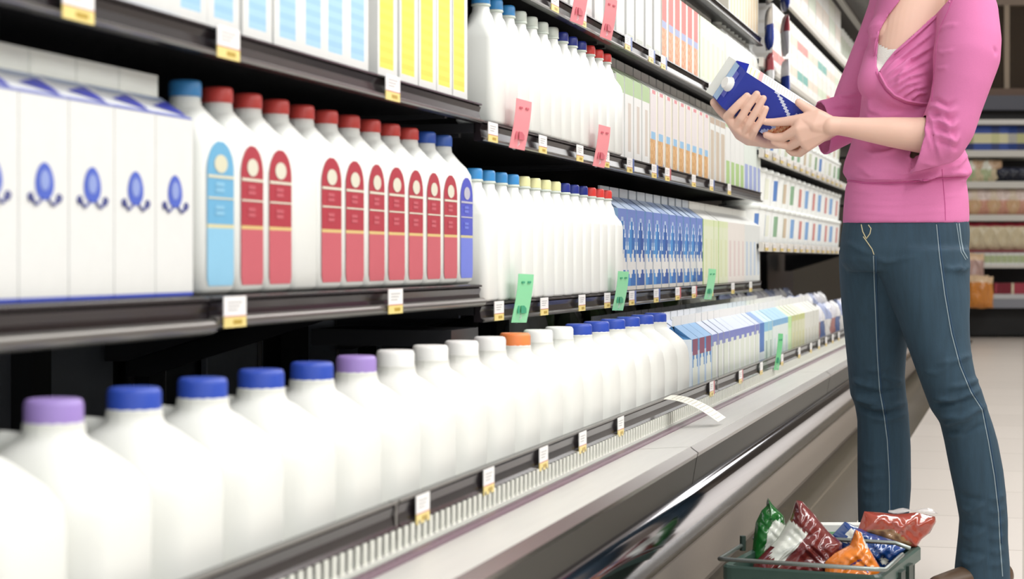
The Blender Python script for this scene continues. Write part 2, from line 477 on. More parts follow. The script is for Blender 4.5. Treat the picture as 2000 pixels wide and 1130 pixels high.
spec = [(MBL, LBL, 'sky blue label', 'sky blue cap')] + [(REDC, RED, 'red label', 'red cap')] * 2 + [(REDC, None, 'no label', 'red cap')] + [(REDC, RED, 'red label', 'red cap')] * 6 + [('#2F55AE', RED, 'red label', 'royal blue cap'), ('#3F63B5', DBL, 'violet blue label', 'blue cap')]
ys = [2.005 + .0905 * k for k in range(12)]
k9 = 0
for k, (cp_, lb, ln, cl) in enumerate(spec):
    if (ln, cl) == ('red label', 'red cap'):
        k9 += 1
        lab = 'white milk bottle with red label and red cap, %s of those eight' % nth(k9 - 1, 8)
    else:
        lab = 'white milk bottle with %s and %s' % (ln, cl)
    stamp('hb%s%s' % (cp_, ln), half_bottle(cp_, lb), (-DB, ys[k], .7), random.uniform(-.03, .03), lab, 'milk bottle', 'labelled milk bottles on the left shelf')

# ---- cartons
def carton(paint, w=.09, h=.195, rh=.032, fin=.022, cap=None, roof='#E8E9E5', finc=None, nx=10, nz=24, name='milk_carton', d=None):
    def f():
        r = empty(name); b = MB(); dd = d or w; x = dd / 2; y = w / 2
        def grid(side):
            cells = {}
            for i in range(nx):
                for j in range(nz):
                    u0, u1 = i / nx, (i + 1) / nx; v0, v1 = j / nz, (j + 1) / nz
                    c = paint((u0 + u1) / 2, (v0 + v1) / 2, side)
                    if side == 'front': q = [(x, -y + w * u0, h * v0), (x, -y + w * u1, h * v0), (x, -y + w * u1, h * v1), (x, -y + w * u0, h * v1)]
                    elif side == 'near': q = [(-x + dd * u0, -y, h * v0), (-x + dd * u1, -y, h * v0), (-x + dd * u1, -y, h * v1), (-x + dd * u0, -y, h * v1)]
                    else: q = [(x - dd * u0, y, h * v0), (x - dd * u1, y, h * v0), (x - dd * u1, y, h * v1), (x - dd * u0, y, h * v1)]
                    b.add(q, [(0, 1, 2, 3)], pm(c))
        grid('front'); grid('near'); grid('far')
        b.add([(-x, -y, 0), (-x, y, 0), (-x, y, h), (-x, -y, h)], [(0, 3, 2, 1)], CARDW)
        b.add([(-x, -y, 0), (-x, y, 0), (x, y, 0), (x, -y, 0)], [(0, 1, 2, 3)], CARDW)
        R = pm(roof); e = .0025; zt = h + rh
        b.add([(x, -y, h), (x, y, h), (e, y, zt), (e, -y, zt)], [(0, 1, 2, 3)], R)
        b.add([(-x, y, h), (-x, -y, h), (-e, -y, zt), (-e, y, zt)], [(0, 1, 2, 3)], R)
        for s in (-1, 1):               # folded-in gable ends
            q = (0, s * (y - .022), h + rh * .55)
            b.add([(x, s * y, h), (-x, s * y, h), q], [(0, 1, 2) if s > 0 else (0, 2, 1)], R)
            b.add([(x, s * y, h), (e, s * y, zt), q], [(0, 1, 2)], R)
            b.add([(-x, s * y, h), (-e, s * y, zt), q], [(0, 1, 2)], R)
        b.build('carton_body', r)
        b = MB(); b.box(-e, e, -y, y, zt - .001, zt + fin, pm(finc) if finc else GABLE); b.build('gable_seal', r)
        if cap:
            b = MB(); ang = math.atan2(rh, x)
            nrm = Vector((math.sin(ang), 0, math.cos(ang))); c0 = Vector((x * .52, 0, h + rh * .48))
            n = 16; t1 = Vector((0, 1, 0)); t2 = nrm.cross(t1)
            rg = [[tuple(c0 + nrm * hh + (t1 * math.cos(2 * PI * k / n) + t2 * math.sin(2 * PI * k / n)) * rr) for k in range(n)] for rr, hh in ((.0175, 0), (.0175, .003), (.0145, .0035), (.014, .013), (.012, .015))]
            b.rings(rg, mat('cap_' + cap.lstrip('#'), cap, .35)); b.build('cap', r)
        return r
    return f
WH = '#E4E5E2'
# plain white cartons with a blue mark on the left shelf
def p_emb(u, v, s):
    if v < .02: return '#4A5CC0'
    return WH
def emblem_carton():
    r = carton(p_emb, w=.0935, h=.200, rh=.028, fin=.025, roof='#ECEEF2', finc='#EEF2EA', nx=2, nz=50)()
    x = .0935 / 2 + .0006
    b = MB(); m1, m2, m3 = pm('#4E66C4'), pm('#8FA0D6'), pm('#3C4590')
    n = 24; cz = .117
    b.add([(x, .018 * math.sin(2 * PI * k / n) * (1 - .15 * math.cos(2 * PI * k / n)), cz + .0185 * math.cos(2 * PI * k / n)) for k in range(n)], [tuple(range(n))], m1)
    b.add([(x + .0004, .009 * math.sin(2 * PI * k / n), cz + .001 + .010 * math.cos(2 * PI * k / n)) for k in range(n)], [tuple(range(n))], m2)
    for s in (-1, 1):
        pts = [(x + .0005, s * (.006 + .026 * t), cz - .017 - .007 * math.sin(t * PI) * (1 if t < .6 else .3) + .002 * t) for t in np.linspace(0, 1, 9)]
        b.tube(pts, .0013, m3, 6)
        b.tube([(x + .0005, s * (.027 + .004 * math.cos(a)), cz - .016 + .004 * math.sin(a)) for a in np.linspace(0, 2 * PI, 9)], .001, m3, 5)
    b.build('emblem', r)
    # blue trim on the shoulder
    b = MB(); y = .0935 / 2; e = .0008
    def roofp(yy, t): return (x - (x - .003) * t + e * .6, yy, .2 + .028 * t + e)
    b.add([roofp(-y, .02), roofp(y, .02), roofp(y, .12), roofp(-y, .12)], [(0, 1, 2, 3)], pm('#7D86D8'))
    b.add([roofp(-y + .03, .45), roofp(y - .004, .15), roofp(y, .42), roofp(y, .8)], [(0, 1, 2, 3)], pm('#4A50C0'))
    b.add([roofp(-y, .95), roofp(y, .95), roofp(y, .75), roofp(-y + .03, .75)], [(0, 1, 2, 3)], pm('#A9B6D2'))
    b.build('shoulder_print', r)
    return r
DC = .92
for k in range(6):
    Y = YS - .05 - .0955 * k
    stamp('emb', emblem_carton, (-DC - .0465, Y, .7), 0, 'white milk carton with small blue emblem on leftmost shelf, %s' % (nth(5 - k, 6)), 'milk carton', 'emblem cartons on the left shelf')

# upper left shelf: sky blue strips, then yellow strips
def strip_paint(col, a, c, z0, z1, alt=None):
    def f(u, v, s):
        if s != 'front': return WH
        if a < u < c and z0 < v < z1:
            if alt and int(v * 24) % 2: return alt
            return col
        return WH
    return f
ZU = 1.0105
xs = [372] + [437, 503, 562, 612, 655, 684]
for k, x in enumerate(xs):
    Y = Yf(x, DC)
    stamp('sky', carton(strip_paint('#A9D3EE', .22, .82, .09, .97, '#9CC9EA')), (-DC - .045, Y if k != 6 else Y + .03, ZU), 0, 'white carton with sky blue stripe on upper left shelf, %s' % nth(k, 7), 'milk carton', 'sky blue striped cartons')
for k, x in enumerate([210, 262, 318]):
    Y = Yf(x, DC)
    stamp('plainu', carton(lambda u, v, s: WH if v > .06 else '#D8DCE0'), (-DC - .045, Y, ZU), 0, 'plain white carton at far left of the upper shelf, %s' % nth(k, 3), 'milk carton', 'plain cartons on the upper left shelf')
for k, x in enumerate([753, 795, 832, 866, 895]):
    Y = Yf(x, DC)
    stamp('yel', carton(strip_paint('#F2E45A', .10, .80, .09, .99, '#E9D94C'), w=.088), (-DC - .045, Y + .012, ZU), 0, 'white carton with bright yellow stripe, %s of those' % nth(k, 5), 'milk carton', 'yellow striped cartons')

# ---- square milk bottles with ribbed caps
def quart(cap, w=.080):
    def f():
        r = empty('milk_bottle'); b = MB(); d = .076
        rg = [sq_ring(d - .008, w - .008, .012, 0), sq_ring(d, w, .016, .005), sq_ring(d, w, .016, .150), sq_ring(d - .006, w - .004, .018, .160),
              sq_ring(d - .03, w - .022, .02, .178), sq_ring(.040, .040, .0185, .194), sq_ring(.032, .032, .0158, .201), sq_ring(.029, .029, .0143, .214)]
        b.rings(rg, WHITEP); clean(b.build('bottle_body', r))
        b = MB(); b.lathe([(.0168, .2105), (.0180, .212), (.0168, .2145)], mat('neck_ring', '#DCE6DC', .3), 20); b.build('neck_ring', r)
        cap_part(r, .0162, .019, .2148, cap)
        return r
    return f
SKY, NAVY, RD, CLR, YLW = '#3F92D2', '#26358C', '#E0443E', '#D5DDD2', '#EDEAB0'
nm = {SKY: 'sky blue', NAVY: 'navy', RD: 'bright red', CLR: 'whitish', YLW: 'cream yellow'}
def bottle_row(list_, Z, D, grp, where, w=.078):
    cnt = {}
    for x, c in list_:
        cnt[c] = cnt.get(c, 0) + 1
        tot = sum(1 for q in list_ if q[1] == c)
        stamp('q%s%.3f' % (c, w), quart(c, w), (-D, Yf(x, D), Z), random.uniform(-.03, .03),
              'tall white milk bottle with %s cap %s, %s' % (nm[c], where, nth(cnt[c] - 1, tot)), 'milk bottle', grp)
def evenly(x0, x1, n):          # n columns equally spaced along the shelf
    a, c = 1 / (2000 - x0), 1 / (2000 - x1)
    return [2000 - 1 / (a + (c - a) * k / (n - 1)) for k in range(n)]
cf2 = [SKY] * 3 + [CLR] * 4 + [NAVY] * 3 + [RD] * 3
bottle_row(list(zip(evenly(939, 1180, 13), cf2)), .983, .936, 'pale bottles on the middle far shelf', 'above pink talkers')
cf1 = [SKY] * 4 + [YLW] * 4 + [NAVY] * 3 + [RD] * 3
bottle_row(list(zip(evenly(924, 1181, 14), cf1)), .668, .936, 'pale bottles on the lower far shelf', 'above green talkers')

# ---- carton rows on the far shelves
def P(top=None, tz=.8, base=None, bz=.3, body=WH, spot=None, streak=None, side=None):
    def f(u, v, s):
        if s != 'front': return side or body
        if top and v > tz: return top
        if spot and .25 < u < .8 and bz < v < bz + .1: return spot
        if base and v < bz and .12 < u < .9: return base
        if streak and .35 < u < .7 and .1 < v < .7: return streak
        return body
    return f
def p_blue(dark):
    A, B_ = ('#2F6CB4', '#4A90CF') if not dark else ('#2A559F', '#2F66AE')
    def f(u, v, s):
        if s != 'front': return '#8FB4DE' if v > .45 else '#DCE0E4'
        if v > .90: return '#6F86C8'
        a = abs(u - .5)
        top = .88 - 1.6 * a * a
        if v > top + .0: return '#A9BEDD' if v < top + .05 else '#6F86C8'
        if v > .42 + .07 * math.sin(u * 12): return '#E6EEF4' if (top - .05 < v and a > .1) else (B_ if u < .55 else A)
        if v > .20 + .05 * math.sin(u * 9 + 1): return '#DEDEDB'
        if v > .05: return B_ if u < .4 else A
        return '#DAD6CE'
    return f
def p_orange(u, v, s):
    if s != 'front': return '#EDE9DE'
    if u > .82: return '#EEE7CF'
    if v > .93: return '#D9868C' if .3 < u < .7 else WH
    if .36 < v < .45 and .1 < u < .7: return '#8DBBDC'
    if v < .36 and u < .8: return '#CC9C63' if (int(v * 24) + int(u * 10)) % 3 else '#DDB582'
    if v < .07: return '#8FA0C8'
    return '#DDD6D6'
def p_red(u, v, s):
    if s != 'front': return '#F0ECE4'
    if u > .78: return '#F1EDE2'
    if v > .55: return '#E66A64'
    if v > .47: return '#9CA6CE'
    return '#D98F62' if (int(v * 24) + int(u * 10)) % 3 else '#E8B48C'
def p_redtip(u, v, s):
    if s == 'near': return '#E8F0F8'
    if v > .80 and abs(u - .5) < .36: return '#8C4668'
    if (v - .45) ** 2 / .13 + (u - .5) ** 2 / .13 < 1: return '#E6ECE2'
    if v > .86: return '#4B92CC'
    return '#3F86C6' if .08 < u < .92 else '#BFD6EE'
def p_bluetop(u, v, s):
    if s == 'near': return WH
    if v > .90 - .1 * abs(u - .5): return '#7C86C8'
    if v < .10: return '#A9C9DF'
    return '#DFE6DA' if u < .75 else '#EDF0F0'
KINDS = {
 'grt': (P('#A9C491', .80, streak='#CFC5BA'), dict(finc='#D8DCD9', roof='#C7D6B8')),
 'org': (p_orange, dict(finc='#DADDDA')),
 'brn': (P('#B7A28E', .88, '#C6B7A4', .80, streak='#A9957F'), dict()),
 'grb': (P('#B5D0A2', .93, '#A9C884', .40), dict()),
 'bls': (P(None, .9, '#9DA9D6', .45, body='#DDE5DE'), dict()),
 'bl1': (p_blue(False), dict(finc='#C9D3DA', roof='#B9CBE4')),
 'bl2': (p_blue(True), dict(finc='#C9D3DA', roof='#9FB4DA')),
 'lim': (P('#D9E2B8', .9, streak='#D6DCB4', body='#DDE3C6', side='#B9D67A'), dict()),
 'pnk': (P(None, streak='#DAC9C6', body='#E6E0DA'), dict()),
 'grb2': (P(None, streak='#B9C8DC', body='#DDE0DE'), dict()),
 'wht': (P(None, streak=None), dict()),
 'whd': (P(None, streak='#E6E9E3', base='#CFD6CB', bz=.12), dict()),
 'red': (p_red, dict()),
 'pgr': (P(None, streak='#D9E2C4', body='#E3EAD6', side='#D2E2B8'), dict()),
 'ow': (P(None, streak='#E9D3AE', body='#F0EADB'), dict()),
 'rdt': (p_redtip, dict(cap=None, roof='#6FA5D6', finc='#F3F4F3')),
 'blt': (p_bluetop, dict(roof='#C6D0E6', finc='#F3F4F3')),
 'dkb': (P('#4E7CC4', .55, body='#E6EEF2'), dict(roof='#6F97CF', finc='#F3F4F3')),
 'tel': (P('#8CC4E2', .86, streak='#9DB5AC', body='#D9E8DE'), dict(roof='#BFE0EC', finc='#F3F4F3')),
 'lbl': (P('#7FB4DC', .88, streak='#C6DCDC', body='#E0EAE8'), dict(roof='#9CC8E4', finc='#F3F4F3')),
 'lgr': (P('#BEE8A4', .8, body='#CDEBB8', side='#C2EDA4'), dict(roof='#D8F0C8', finc='#F3F4F3')),
 'yel': (P('#C9D08C', .9, streak='#CFCF9C', body='#DBDDBE'), dict(roof='#E4E8D2', finc='#F3F4F3')),
 'gry': (P(None, streak='#CFCFBE', body='#DFE0D8'), dict(roof='#E8E9E2', finc='#F3F4F3')),
}
KW = {'grt': 'green topped', 'org': 'orange and pale grey', 'brn': 'brown', 'grb': 'green bottomed', 'bls': 'pale blue bottomed', 'bl1': 'bright blue arched',
      'bl2': 'deep blue arched', 'lim': 'lime tinted', 'pnk': 'pinkish white', 'grb2': 'bluish grey striped', 'wht': 'plain white', 'whd': 'white grey based',
      'red': 'red topped orange', 'pgr': 'pale green', 'ow': 'cream striped', 'rdt': 'blue carton with maroon tip', 'blt': 'white violet topped', 'dkb': 'half blue half white',
      'tel': 'teal streaked', 'lbl': 'light blue topped', 'lgr': 'lime green', 'yel': 'yellow green', 'gry': 'beige grey'}
def carton_row(kinds, Ys, X, Z, grp, where, w=.09, dz=None):
    tot = {}; cnt = {}
    for k in kinds: tot[k] = tot.get(k, 0) + 1
    for k, Y in zip(kinds, Ys):
        cnt[k] = cnt.get(k, 0) + 1
        p, kw = KINDS[k]
        nx_, nz_ = (8, 20)
        wd = KW[k] + ('' if 'carton' in KW[k] else ' carton')
        stamp('c%s%.3f' % (k, w), carton(p, w=w, nx=nx_, nz=nz_, **kw), (X, Y, Z), random.uniform(-.02, .02),
              '%s %s, %s' % (wd, where, nth(cnt[k] - 1, tot[k])), 'milk carton', grp)
def spread(x0, x1, D, n):
    a, c = Yf(x0, D), Yf(x1, D)
    return [a + (c - a) * (k + .5) / n for k in range(n)]
XC = -DC - .046
carton_row(['grt'] * 4 + ['org'] * 9 + ['brn'] * 3 + ['grb'] * 4 + ['bls'] * 4, spread(1202, 1486, DC, 24), XC, .983, 'cartons on the middle far shelf', 'on shelf below held carton', w=.092)
carton_row(['bl1', 'bl1', 'bl2', 'bl1', 'bl1', 'bl2', 'bl1', 'bl2', 'bl1', 'bl1', 'bl2'] + ['lim'] * 5 + ['pnk'] * 4 + ['grb2'] * 4, spread(1206, 1373, DC, 11) + spread(1374, 1484, DC, 13), XC, .668, 'cartons on the lower far shelf', 'just above bottom tray', w=.092)
carton_row(['wht'] * 6 + ['whd'] * 4 + ['red'] * 6 + ['pgr'] * 5, spread(1085, 1292, DC, 10) + spread(1292, 1366, DC, 6) + spread(1368, 1415, DC, 5), XC, 1.267, 'cartons on the high far shelf', 'on high shelf left of held carton', w=.092)
# white bottles at the end of the high shelf
hy = spread(1418, 1484, DC, 9)
def plain_bottle():
    r = half_bottle('#E3E9E6', None)()
    return r
for k, Y in enumerate(hy):
    stamp('plainb', plain_bottle, (-DB, Y, 1.267), 0, 'white bottle with pale cap at the end of the high shelf, %s' % nth(k, 9), 'milk bottle', 'white bottles on the high shelf')
carton_row(['ow'] * 10, spread(1425, 1480, DC, 10), XC, 1.531, 'cartons on the topmost black shelf', 'on the topmost black shelf', w=.092)

# ---- bottom tray cartons, three deep
yb = [4.425 + .0985 * k for k in range(29)]
kb = ['rdt'] * 3 + ['blt'] * 9 + ['dkb'] + ['tel'] * 2 + ['lbl'] * 4 + ['lgr'] + ['yel'] * 4 + ['gry'] * 5
for r_, nmr in ((0, 'in front row of bottom tray'), (1, 'in second row of bottom tray'), (2, 'in third row of bottom tray')):
    kk = kb if r_ == 0 else kb[:]
    carton_row(kk, yb, -.768 - .046 - .1 * r_, .3545, 'cartons in the bottom tray', nmr, w=.092)

# ---- pillow bags
def bag_mesh(b, w, h, t, m, m2=None, split=.5, wave=1.0, seed=0, n=14):
    rnd = random.Random(seed)
    ph = [rnd.uniform(0, 6) for _ in range(6)]
    for side in (1, -1):
        vs = []; fs = []; fs2 = []
        for i in range(n + 1):
            for j in range(n + 1):
                u = i / n * 2 - 1; v = j / n * 2 - 1
                th = t / 2 * (max(0, (1 - u ** 4)) ** .6) * (max(0, (1 - v ** 4)) ** .7)
                th *= 1 + .22 * wave * (math.sin(u * 5 + ph[0]) * math.sin(v * 4 + ph[1]) + .5 * math.sin(u * 11 + ph[2] + v * 7))
                th += .0006
                wob = 1 + .03 * wave * math.sin(v * 5 + ph[3])
                vs.append((side * th, u * w / 2 * wob, h / 2 + v * h / 2 * (1 + .03 * wave * math.sin(u * 4 + ph[4]))))
        for i in range(n):
            for j in range(n):
                q = (i * (n + 1) + j, (i + 1) * (n + 1) + j, (i + 1) * (n + 1) + j + 1, i * (n + 1) + j + 1)
                if side < 0: q = q[::-1]
                (fs2 if (m2 and j / n > split) else fs).append(q)
        b.add(vs, fs, m, True)
        if fs2: b.add(vs, fs2, m2, True)
    return b
def bag(name, w, h, t, c1, c2=None, split=.5, seed=0):
    def f():
        b = MB(); bag_mesh(b, w, h, t, mat('film_' + c1.lstrip('#'), c1, .22, noise=.1, nscale=25), mat('film_' + c2.lstrip('#'), c2, .22, noise=.1, nscale=25) if c2 else None, split, seed=seed)
        return clean(b.build(name))
    return f
# green and white packs behind the jugs and cartons of the bottom tray
gk = [('#5E9E3C', '#EDF0EA'), ('#EEF1EC', '#8DB86C'), ('#E9EDE8', '#C9D8BC')]
gn = ['green pack with white top', 'white pack with green top', 'pale pack']
for k in range(16):
    q = k % 3
    stamp('gp%d' % q, bag('salad_pack', .15, .20, .06, gk[q][0], gk[q][1], .55, q), (-1.19 - .03 * (k % 2), 4.42 + .19 * k, .42), random.uniform(-.5, .5),
          '%s behind the bottom tray cartons, %s' % (gn[q], nth(k // 3, 6 if q == 0 else 5)), 'packet', 'packs at the back of the bottom tray')
# far end of the bottom tray: reddish and bluish packs
fk = [('#B98A86', '#E4E4EC'), ('#6F7FA8', '#F0F0F2'), ('#E8E6E2', '#A9B4D6')]
fn = ['reddish pack', 'blue pack', 'white pack with blue top']
for row in range(3):
    for k in range(10):
        q = (k + row) % 3
        stamp('fp%d' % q, bag('cheese_pack', .17, .19, .07, fk[q][0], fk[q][1], .6, 9 + q), (-.83 - .17 * row, 7.42 + .22 * k, .37 + .02 * row), random.uniform(-.2, .2),
              '%s at far end of tray, %s row, %s' % (fn[q], ['front', 'middle', 'back'][row], nth((k) // 3, 4)), 'packet', 'packs at the far end of the tray')

# ---- tubs and packs of the far unit
def tub(c, c2, rr=.058, hh=.145, lid='#EEF2EE'):
    def f():
        r = empty('yogurt_tub'); b = MB(); n = 22
        wm, cm, c2m = pm('#EFF1EE'), pm(c), pm(c2)
        zs = [0, .004, hh * .18, hh * .55, hh * .75, hh * .9]
        rad = lambda z: rr * (.84 + .14 * z / hh)
        for a, z_ in zip(zs[:-1], zs[1:]):
            for k in range(n):
                a0, a1 = 2 * PI * k / n, 2 * PI * (k + 1) / n
                m = wm
                if a >= hh * .17 and z_ < hh * .8:
                    m = cm if (k % 11) in (0, 1, 2, 10, 9) else (c2m if (k % 11) in (3, 4, 5) else wm)
                b.add([(rad(a) * math.cos(a0), rad(a) * math.sin(a0), a), (rad(a) * math.cos(a1), rad(a) * math.sin(a1), a),
                       (rad(z_) * math.cos(a1), rad(z_) * math.sin(a1), z_), (rad(z_) * math.cos(a0), rad(z_) * math.sin(a0), z_)], [(0, 1, 2, 3)], m, True)
        clean(b.build('tub_body', r))
        b = MB(); b.lathe([(rr * .99, hh * .88), (rr * 1.03, hh * .885), (rr * 1.03, hh * .96), (rr * .98, hh), (rr * .9, hh * .985), (.001, hh * .985)], mat('lid_' + lid.lstrip('#'), lid, .35), 22)
        b.build('lid', r)
        return r
    return f
TK = [('#5F86C4', '#E6E8D8', 'blue marked white tub'), ('#8FB292', '#CDBBA4', 'green marked tub'), ('#C9CFB8', '#7FA07A', 'pale green tub'), ('#86ABD8', '#CF8C86', 'blue and red tub')]
def tub_rows(Z, y0, n, step, order, grp, where, rr=.058, hh=.145, rows=2):
    tot = {}
    for rw in range(rows):
        for k in range(n):
            q = order(k, rw); key = (q, rw); tot[key] = tot.get(key, 0) + 1
    cnt = {}
    for rw in range(rows):
        for k in range(n):
            q = order(k, rw); key = (q, rw); cnt[key] = cnt.get(key, 0) + 1
            c, c2, nm_ = TK[q]
            lv = ['bottom layer', 'upper layer'][rw] if rows > 1 else 'single layer'
            stamp('tub%d%.3f' % (q, rr), tub(c, c2, rr, hh), (-DC - rr, y0 + step * k, Z + rw * (hh + .0005)), .5 * (k % 3),
                  '%s %s, %s, %s' % (nm_, where, lv, nth(cnt[key] - 1, tot[key])), 'yogurt tub', grp)
tub_rows(.806, YE + .12, 18, .178, lambda k, r: (0 if k < 3 else 1 if k < 6 else 3) if r == 0 else (2 if k < 2 else 0 if k < 4 else 1 if k < 8 else 3), 'yogurt tubs', 'on shelf left of her waist', .076, .138)
tub_rows(1.141, YE + .10, 22, .145, lambda k, r: (2, 0, 2, 1)[(k // 3 + r) % 4], 'tubs behind the hands', 'on shelf behind the hands', .06, .105)
# boxes
def boxy(name, w, h, d, c, c2, band=(.3, .6)):
    def f():
        b = MB(); nz = 10
        for j in range(nz):
            v = (j + .5) / nz
            col = c2 if band[0] < v < band[1] else c
            z0, z1 = h * j / nz, h * (j + 1) / nz
            b.add([(d / 2, -w / 2, z0), (d / 2, w / 2, z0), (d / 2, w / 2, z1), (d / 2, -w / 2, z1)], [(0, 1, 2, 3)], pm(col))
            b.add([(-d / 2, -w / 2, z0), (d / 2, -w / 2, z0), (d / 2, -w / 2, z1), (-d / 2, -w / 2, z1)], [(0, 1, 2, 3)], pm(c if j % 4 else '#E7E4DC'))
            b.add([(-d / 2, w / 2, z0), (d / 2, w / 2, z0), (d / 2, w / 2, z1), (-d / 2, w / 2, z1)], [(0, 3, 2, 1)], pm(c))
            b.add([(-d / 2, -w / 2, z0), (-d / 2, w / 2, z0), (-d / 2, w / 2, z1), (-d / 2, -w / 2, z1)], [(0, 3, 2, 1)], pm(c))
        b.add([(-d / 2, -w / 2, h), (d / 2, -w / 2, h), (d / 2, w / 2, h), (-d / 2, w / 2, h)], [(0, 1, 2, 3)], pm(c))
        b.add([(-d / 2, -w / 2, 0), (d / 2, -w / 2, 0), (d / 2, w / 2, 0), (-d / 2, w / 2, 0)], [(0, 3, 2, 1)], pm(c))
        return clean(b.build(name))
    return f
BK = [('#F1F1EB', '#4FA89C', 'white pack with teal band'), ('#F3F2EE', '#E9D8C4', 'white pack with cream band'), ('#EEF0E4', '#D6E2C6', 'white pack with green band'), ('#F1EFEA', '#D9786E', 'white pack with red band')]
def box_rows(Z, y0, n, step, w, h, d, order, grp, where, rows=1, name='food_box'):
    lay = ['bottom layer', 'second layer', 'third layer']
    tot = {}; cnt = {}
    for rw in range(rows):
        for k in range(n): q = order(k, rw); tot[(q, rw)] = tot.get((q, rw), 0) + 1
    for rw in range(rows):
        for k in range(n):
            q = order(k, rw); cnt[(q, rw)] = cnt.get((q, rw), 0) + 1
            c, c2, nm_ = BK[q]
            stamp('bx%d%.2f%.2f' % (q, w, h), boxy(name, w, h, d, c, c2), (-DC - d / 2, y0 + step * k, Z + rw * (h + .001)), 0,
                  '%s %s, %s, %s' % (nm_, where, lay[rw], nth(cnt[(q, rw)] - 1, tot[(q, rw)])), 'box', grp)
box_rows(1.466, YE + .55, 14, .20, .185, .125, .14, lambda k, r: (3, 1, 0, 1, 2)[(k // 2 + 3 * r) % 5], 'packs behind the held carton', 'behind held carton', 2)
box_rows(1.796, YE + .62, 9, .30, .28, .235, .2, lambda k, r: (1, 2, 1)[k % 3], 'large boxes on the highest far shelf', 'on highest far shelf', 1)
for k in range(9):
    stamp('ht', tub('#DDE6D6', '#EDEDE6', .07, .17), (-DC - .07, YE + .62 + 2.72 + .15 * k, 1.796), 0, 'pale tub on the highest far shelf near her shoulder, %s' % nth(k, 9), 'yogurt tub', 'pale tubs near the shoulder')
# hanging packs at the joint of the two units
for k in range(4):
    for j in range(2):
        stamp('hp%d' % ((k + j) % 2), bag('hanging_pack', .13, .15, .02, ['#3B4FA8', '#E9E9EC'][(k + j) % 2], ['#EFEFF3', '#B9545E'][(k + j) % 2], .55, 20 + (k + j) % 2),
              (-.885 + .03 * j, YE + .10 + .22 * j, 1.17 + .165 * k), .3, '%s hanging pack at the shelf joint, %s in the %s column' % (['blue', 'white and red'][(k + j) % 2], ['lowest', 'second', 'third', 'topmost'][k], ['left', 'right'][j]), 'packet', 'hanging packs at the joint')

# ---- price tags and talkers
TW, TY = pm('#F6F4F2', .35), pm('#EFD98A', .35)
TX = pm('#C0646A', .35); TB = pm('#5A6FA8', .35); TG = pm('#9A9A98', .35)
def ptag(w=.058, h=.04, stripe=None):
    def f():
        b = MB()
        b.box(0, .0015, -w / 2, w / 2, h * .36, h, TW); b.box(0, .0015, -w / 2, w / 2, 0, h * .36, TY)
        b.box(.0015, .0018, -w / 2, w / 2, h * .345, h * .375, TX)
        for q in range(3):
            b.box(.0015, .0018, -w * .35, w * (.1 + .1 * q), h * (.55 + .12 * q), h * (.58 + .12 * q), TG)
        b.box(.0015, .0018, -w * .1, w * .3, h * .1, h * .24, pm('#B99B3C', .35))
        if stripe: b.box(0, .0016, w / 2, w * .85, h * .1, h, TB if stripe == 'b' else TX)
        return b.build('price_tag')
    return f
def tags(xs_, D, z, w, h, where, group, stripes='', out=.0065):
    for i, x in enumerate(xs_):
        s = stripes[i] if i < len(stripes) else '-'
        s = None if s == '-' else s
        stamp('pt%s%.3f%.3f' % (s, w, h), ptag(w, h, s), (-D + out, Yf(x, D), z), 0, 'white and yellow price tag on %s, %s' % (where, nth(i, len(xs_))), 'price tag', group)
tags([440, 757], DS, .662, .062, .036, 'the shelf edge under red labelled bottles', 'price tags on shelf edges', '', .0115)
tags([140, 435, 758], DS, .974, .062, .037, 'the upper left shelf edge', 'price tags on shelf edges')
tags([967, 1056, 1130, 1180, 1228, 1276, 1318, 1350, 1385, 1427, 1462], DS, .634, .058, .034, 'the lower far shelf edge', 'price tags on shelf edges', '----bbrr---')
tags([955, 1053, 1126, 1178, 1224, 1272, 1298, 1350, 1385, 1420], DS, .946, .058, .034, 'the shelf edge beneath pink talkers', 'price tags on shelf edges', '----bbr-b-')
tags([1077, 1132, 1220, 1266, 1290, 1383], DS, 1.231, .058, .034, 'the high shelf edge', 'price tags on shelf edges', '--bbbb')
tags([815, 945, 1053, 1130, 1205, 1384, 1441, 1482, 1523, 1557, 1580, 1596, 1610, 1623, 1635], .7385, .4095, .052, .036, 'the rail of the bottom tray', 'price tags on the tray rail', '-----rr--------')
for zt_, nm_ in ((.775, 'the pale shelf below yogurt tubs'), (1.111, 'the pale shelf above yogurt tubs')):
    xs_ = evenly(1494, 1640, 14)
    tags(xs_, DS, zt_, .075, .028, nm_, 'price tags on pale shelves')
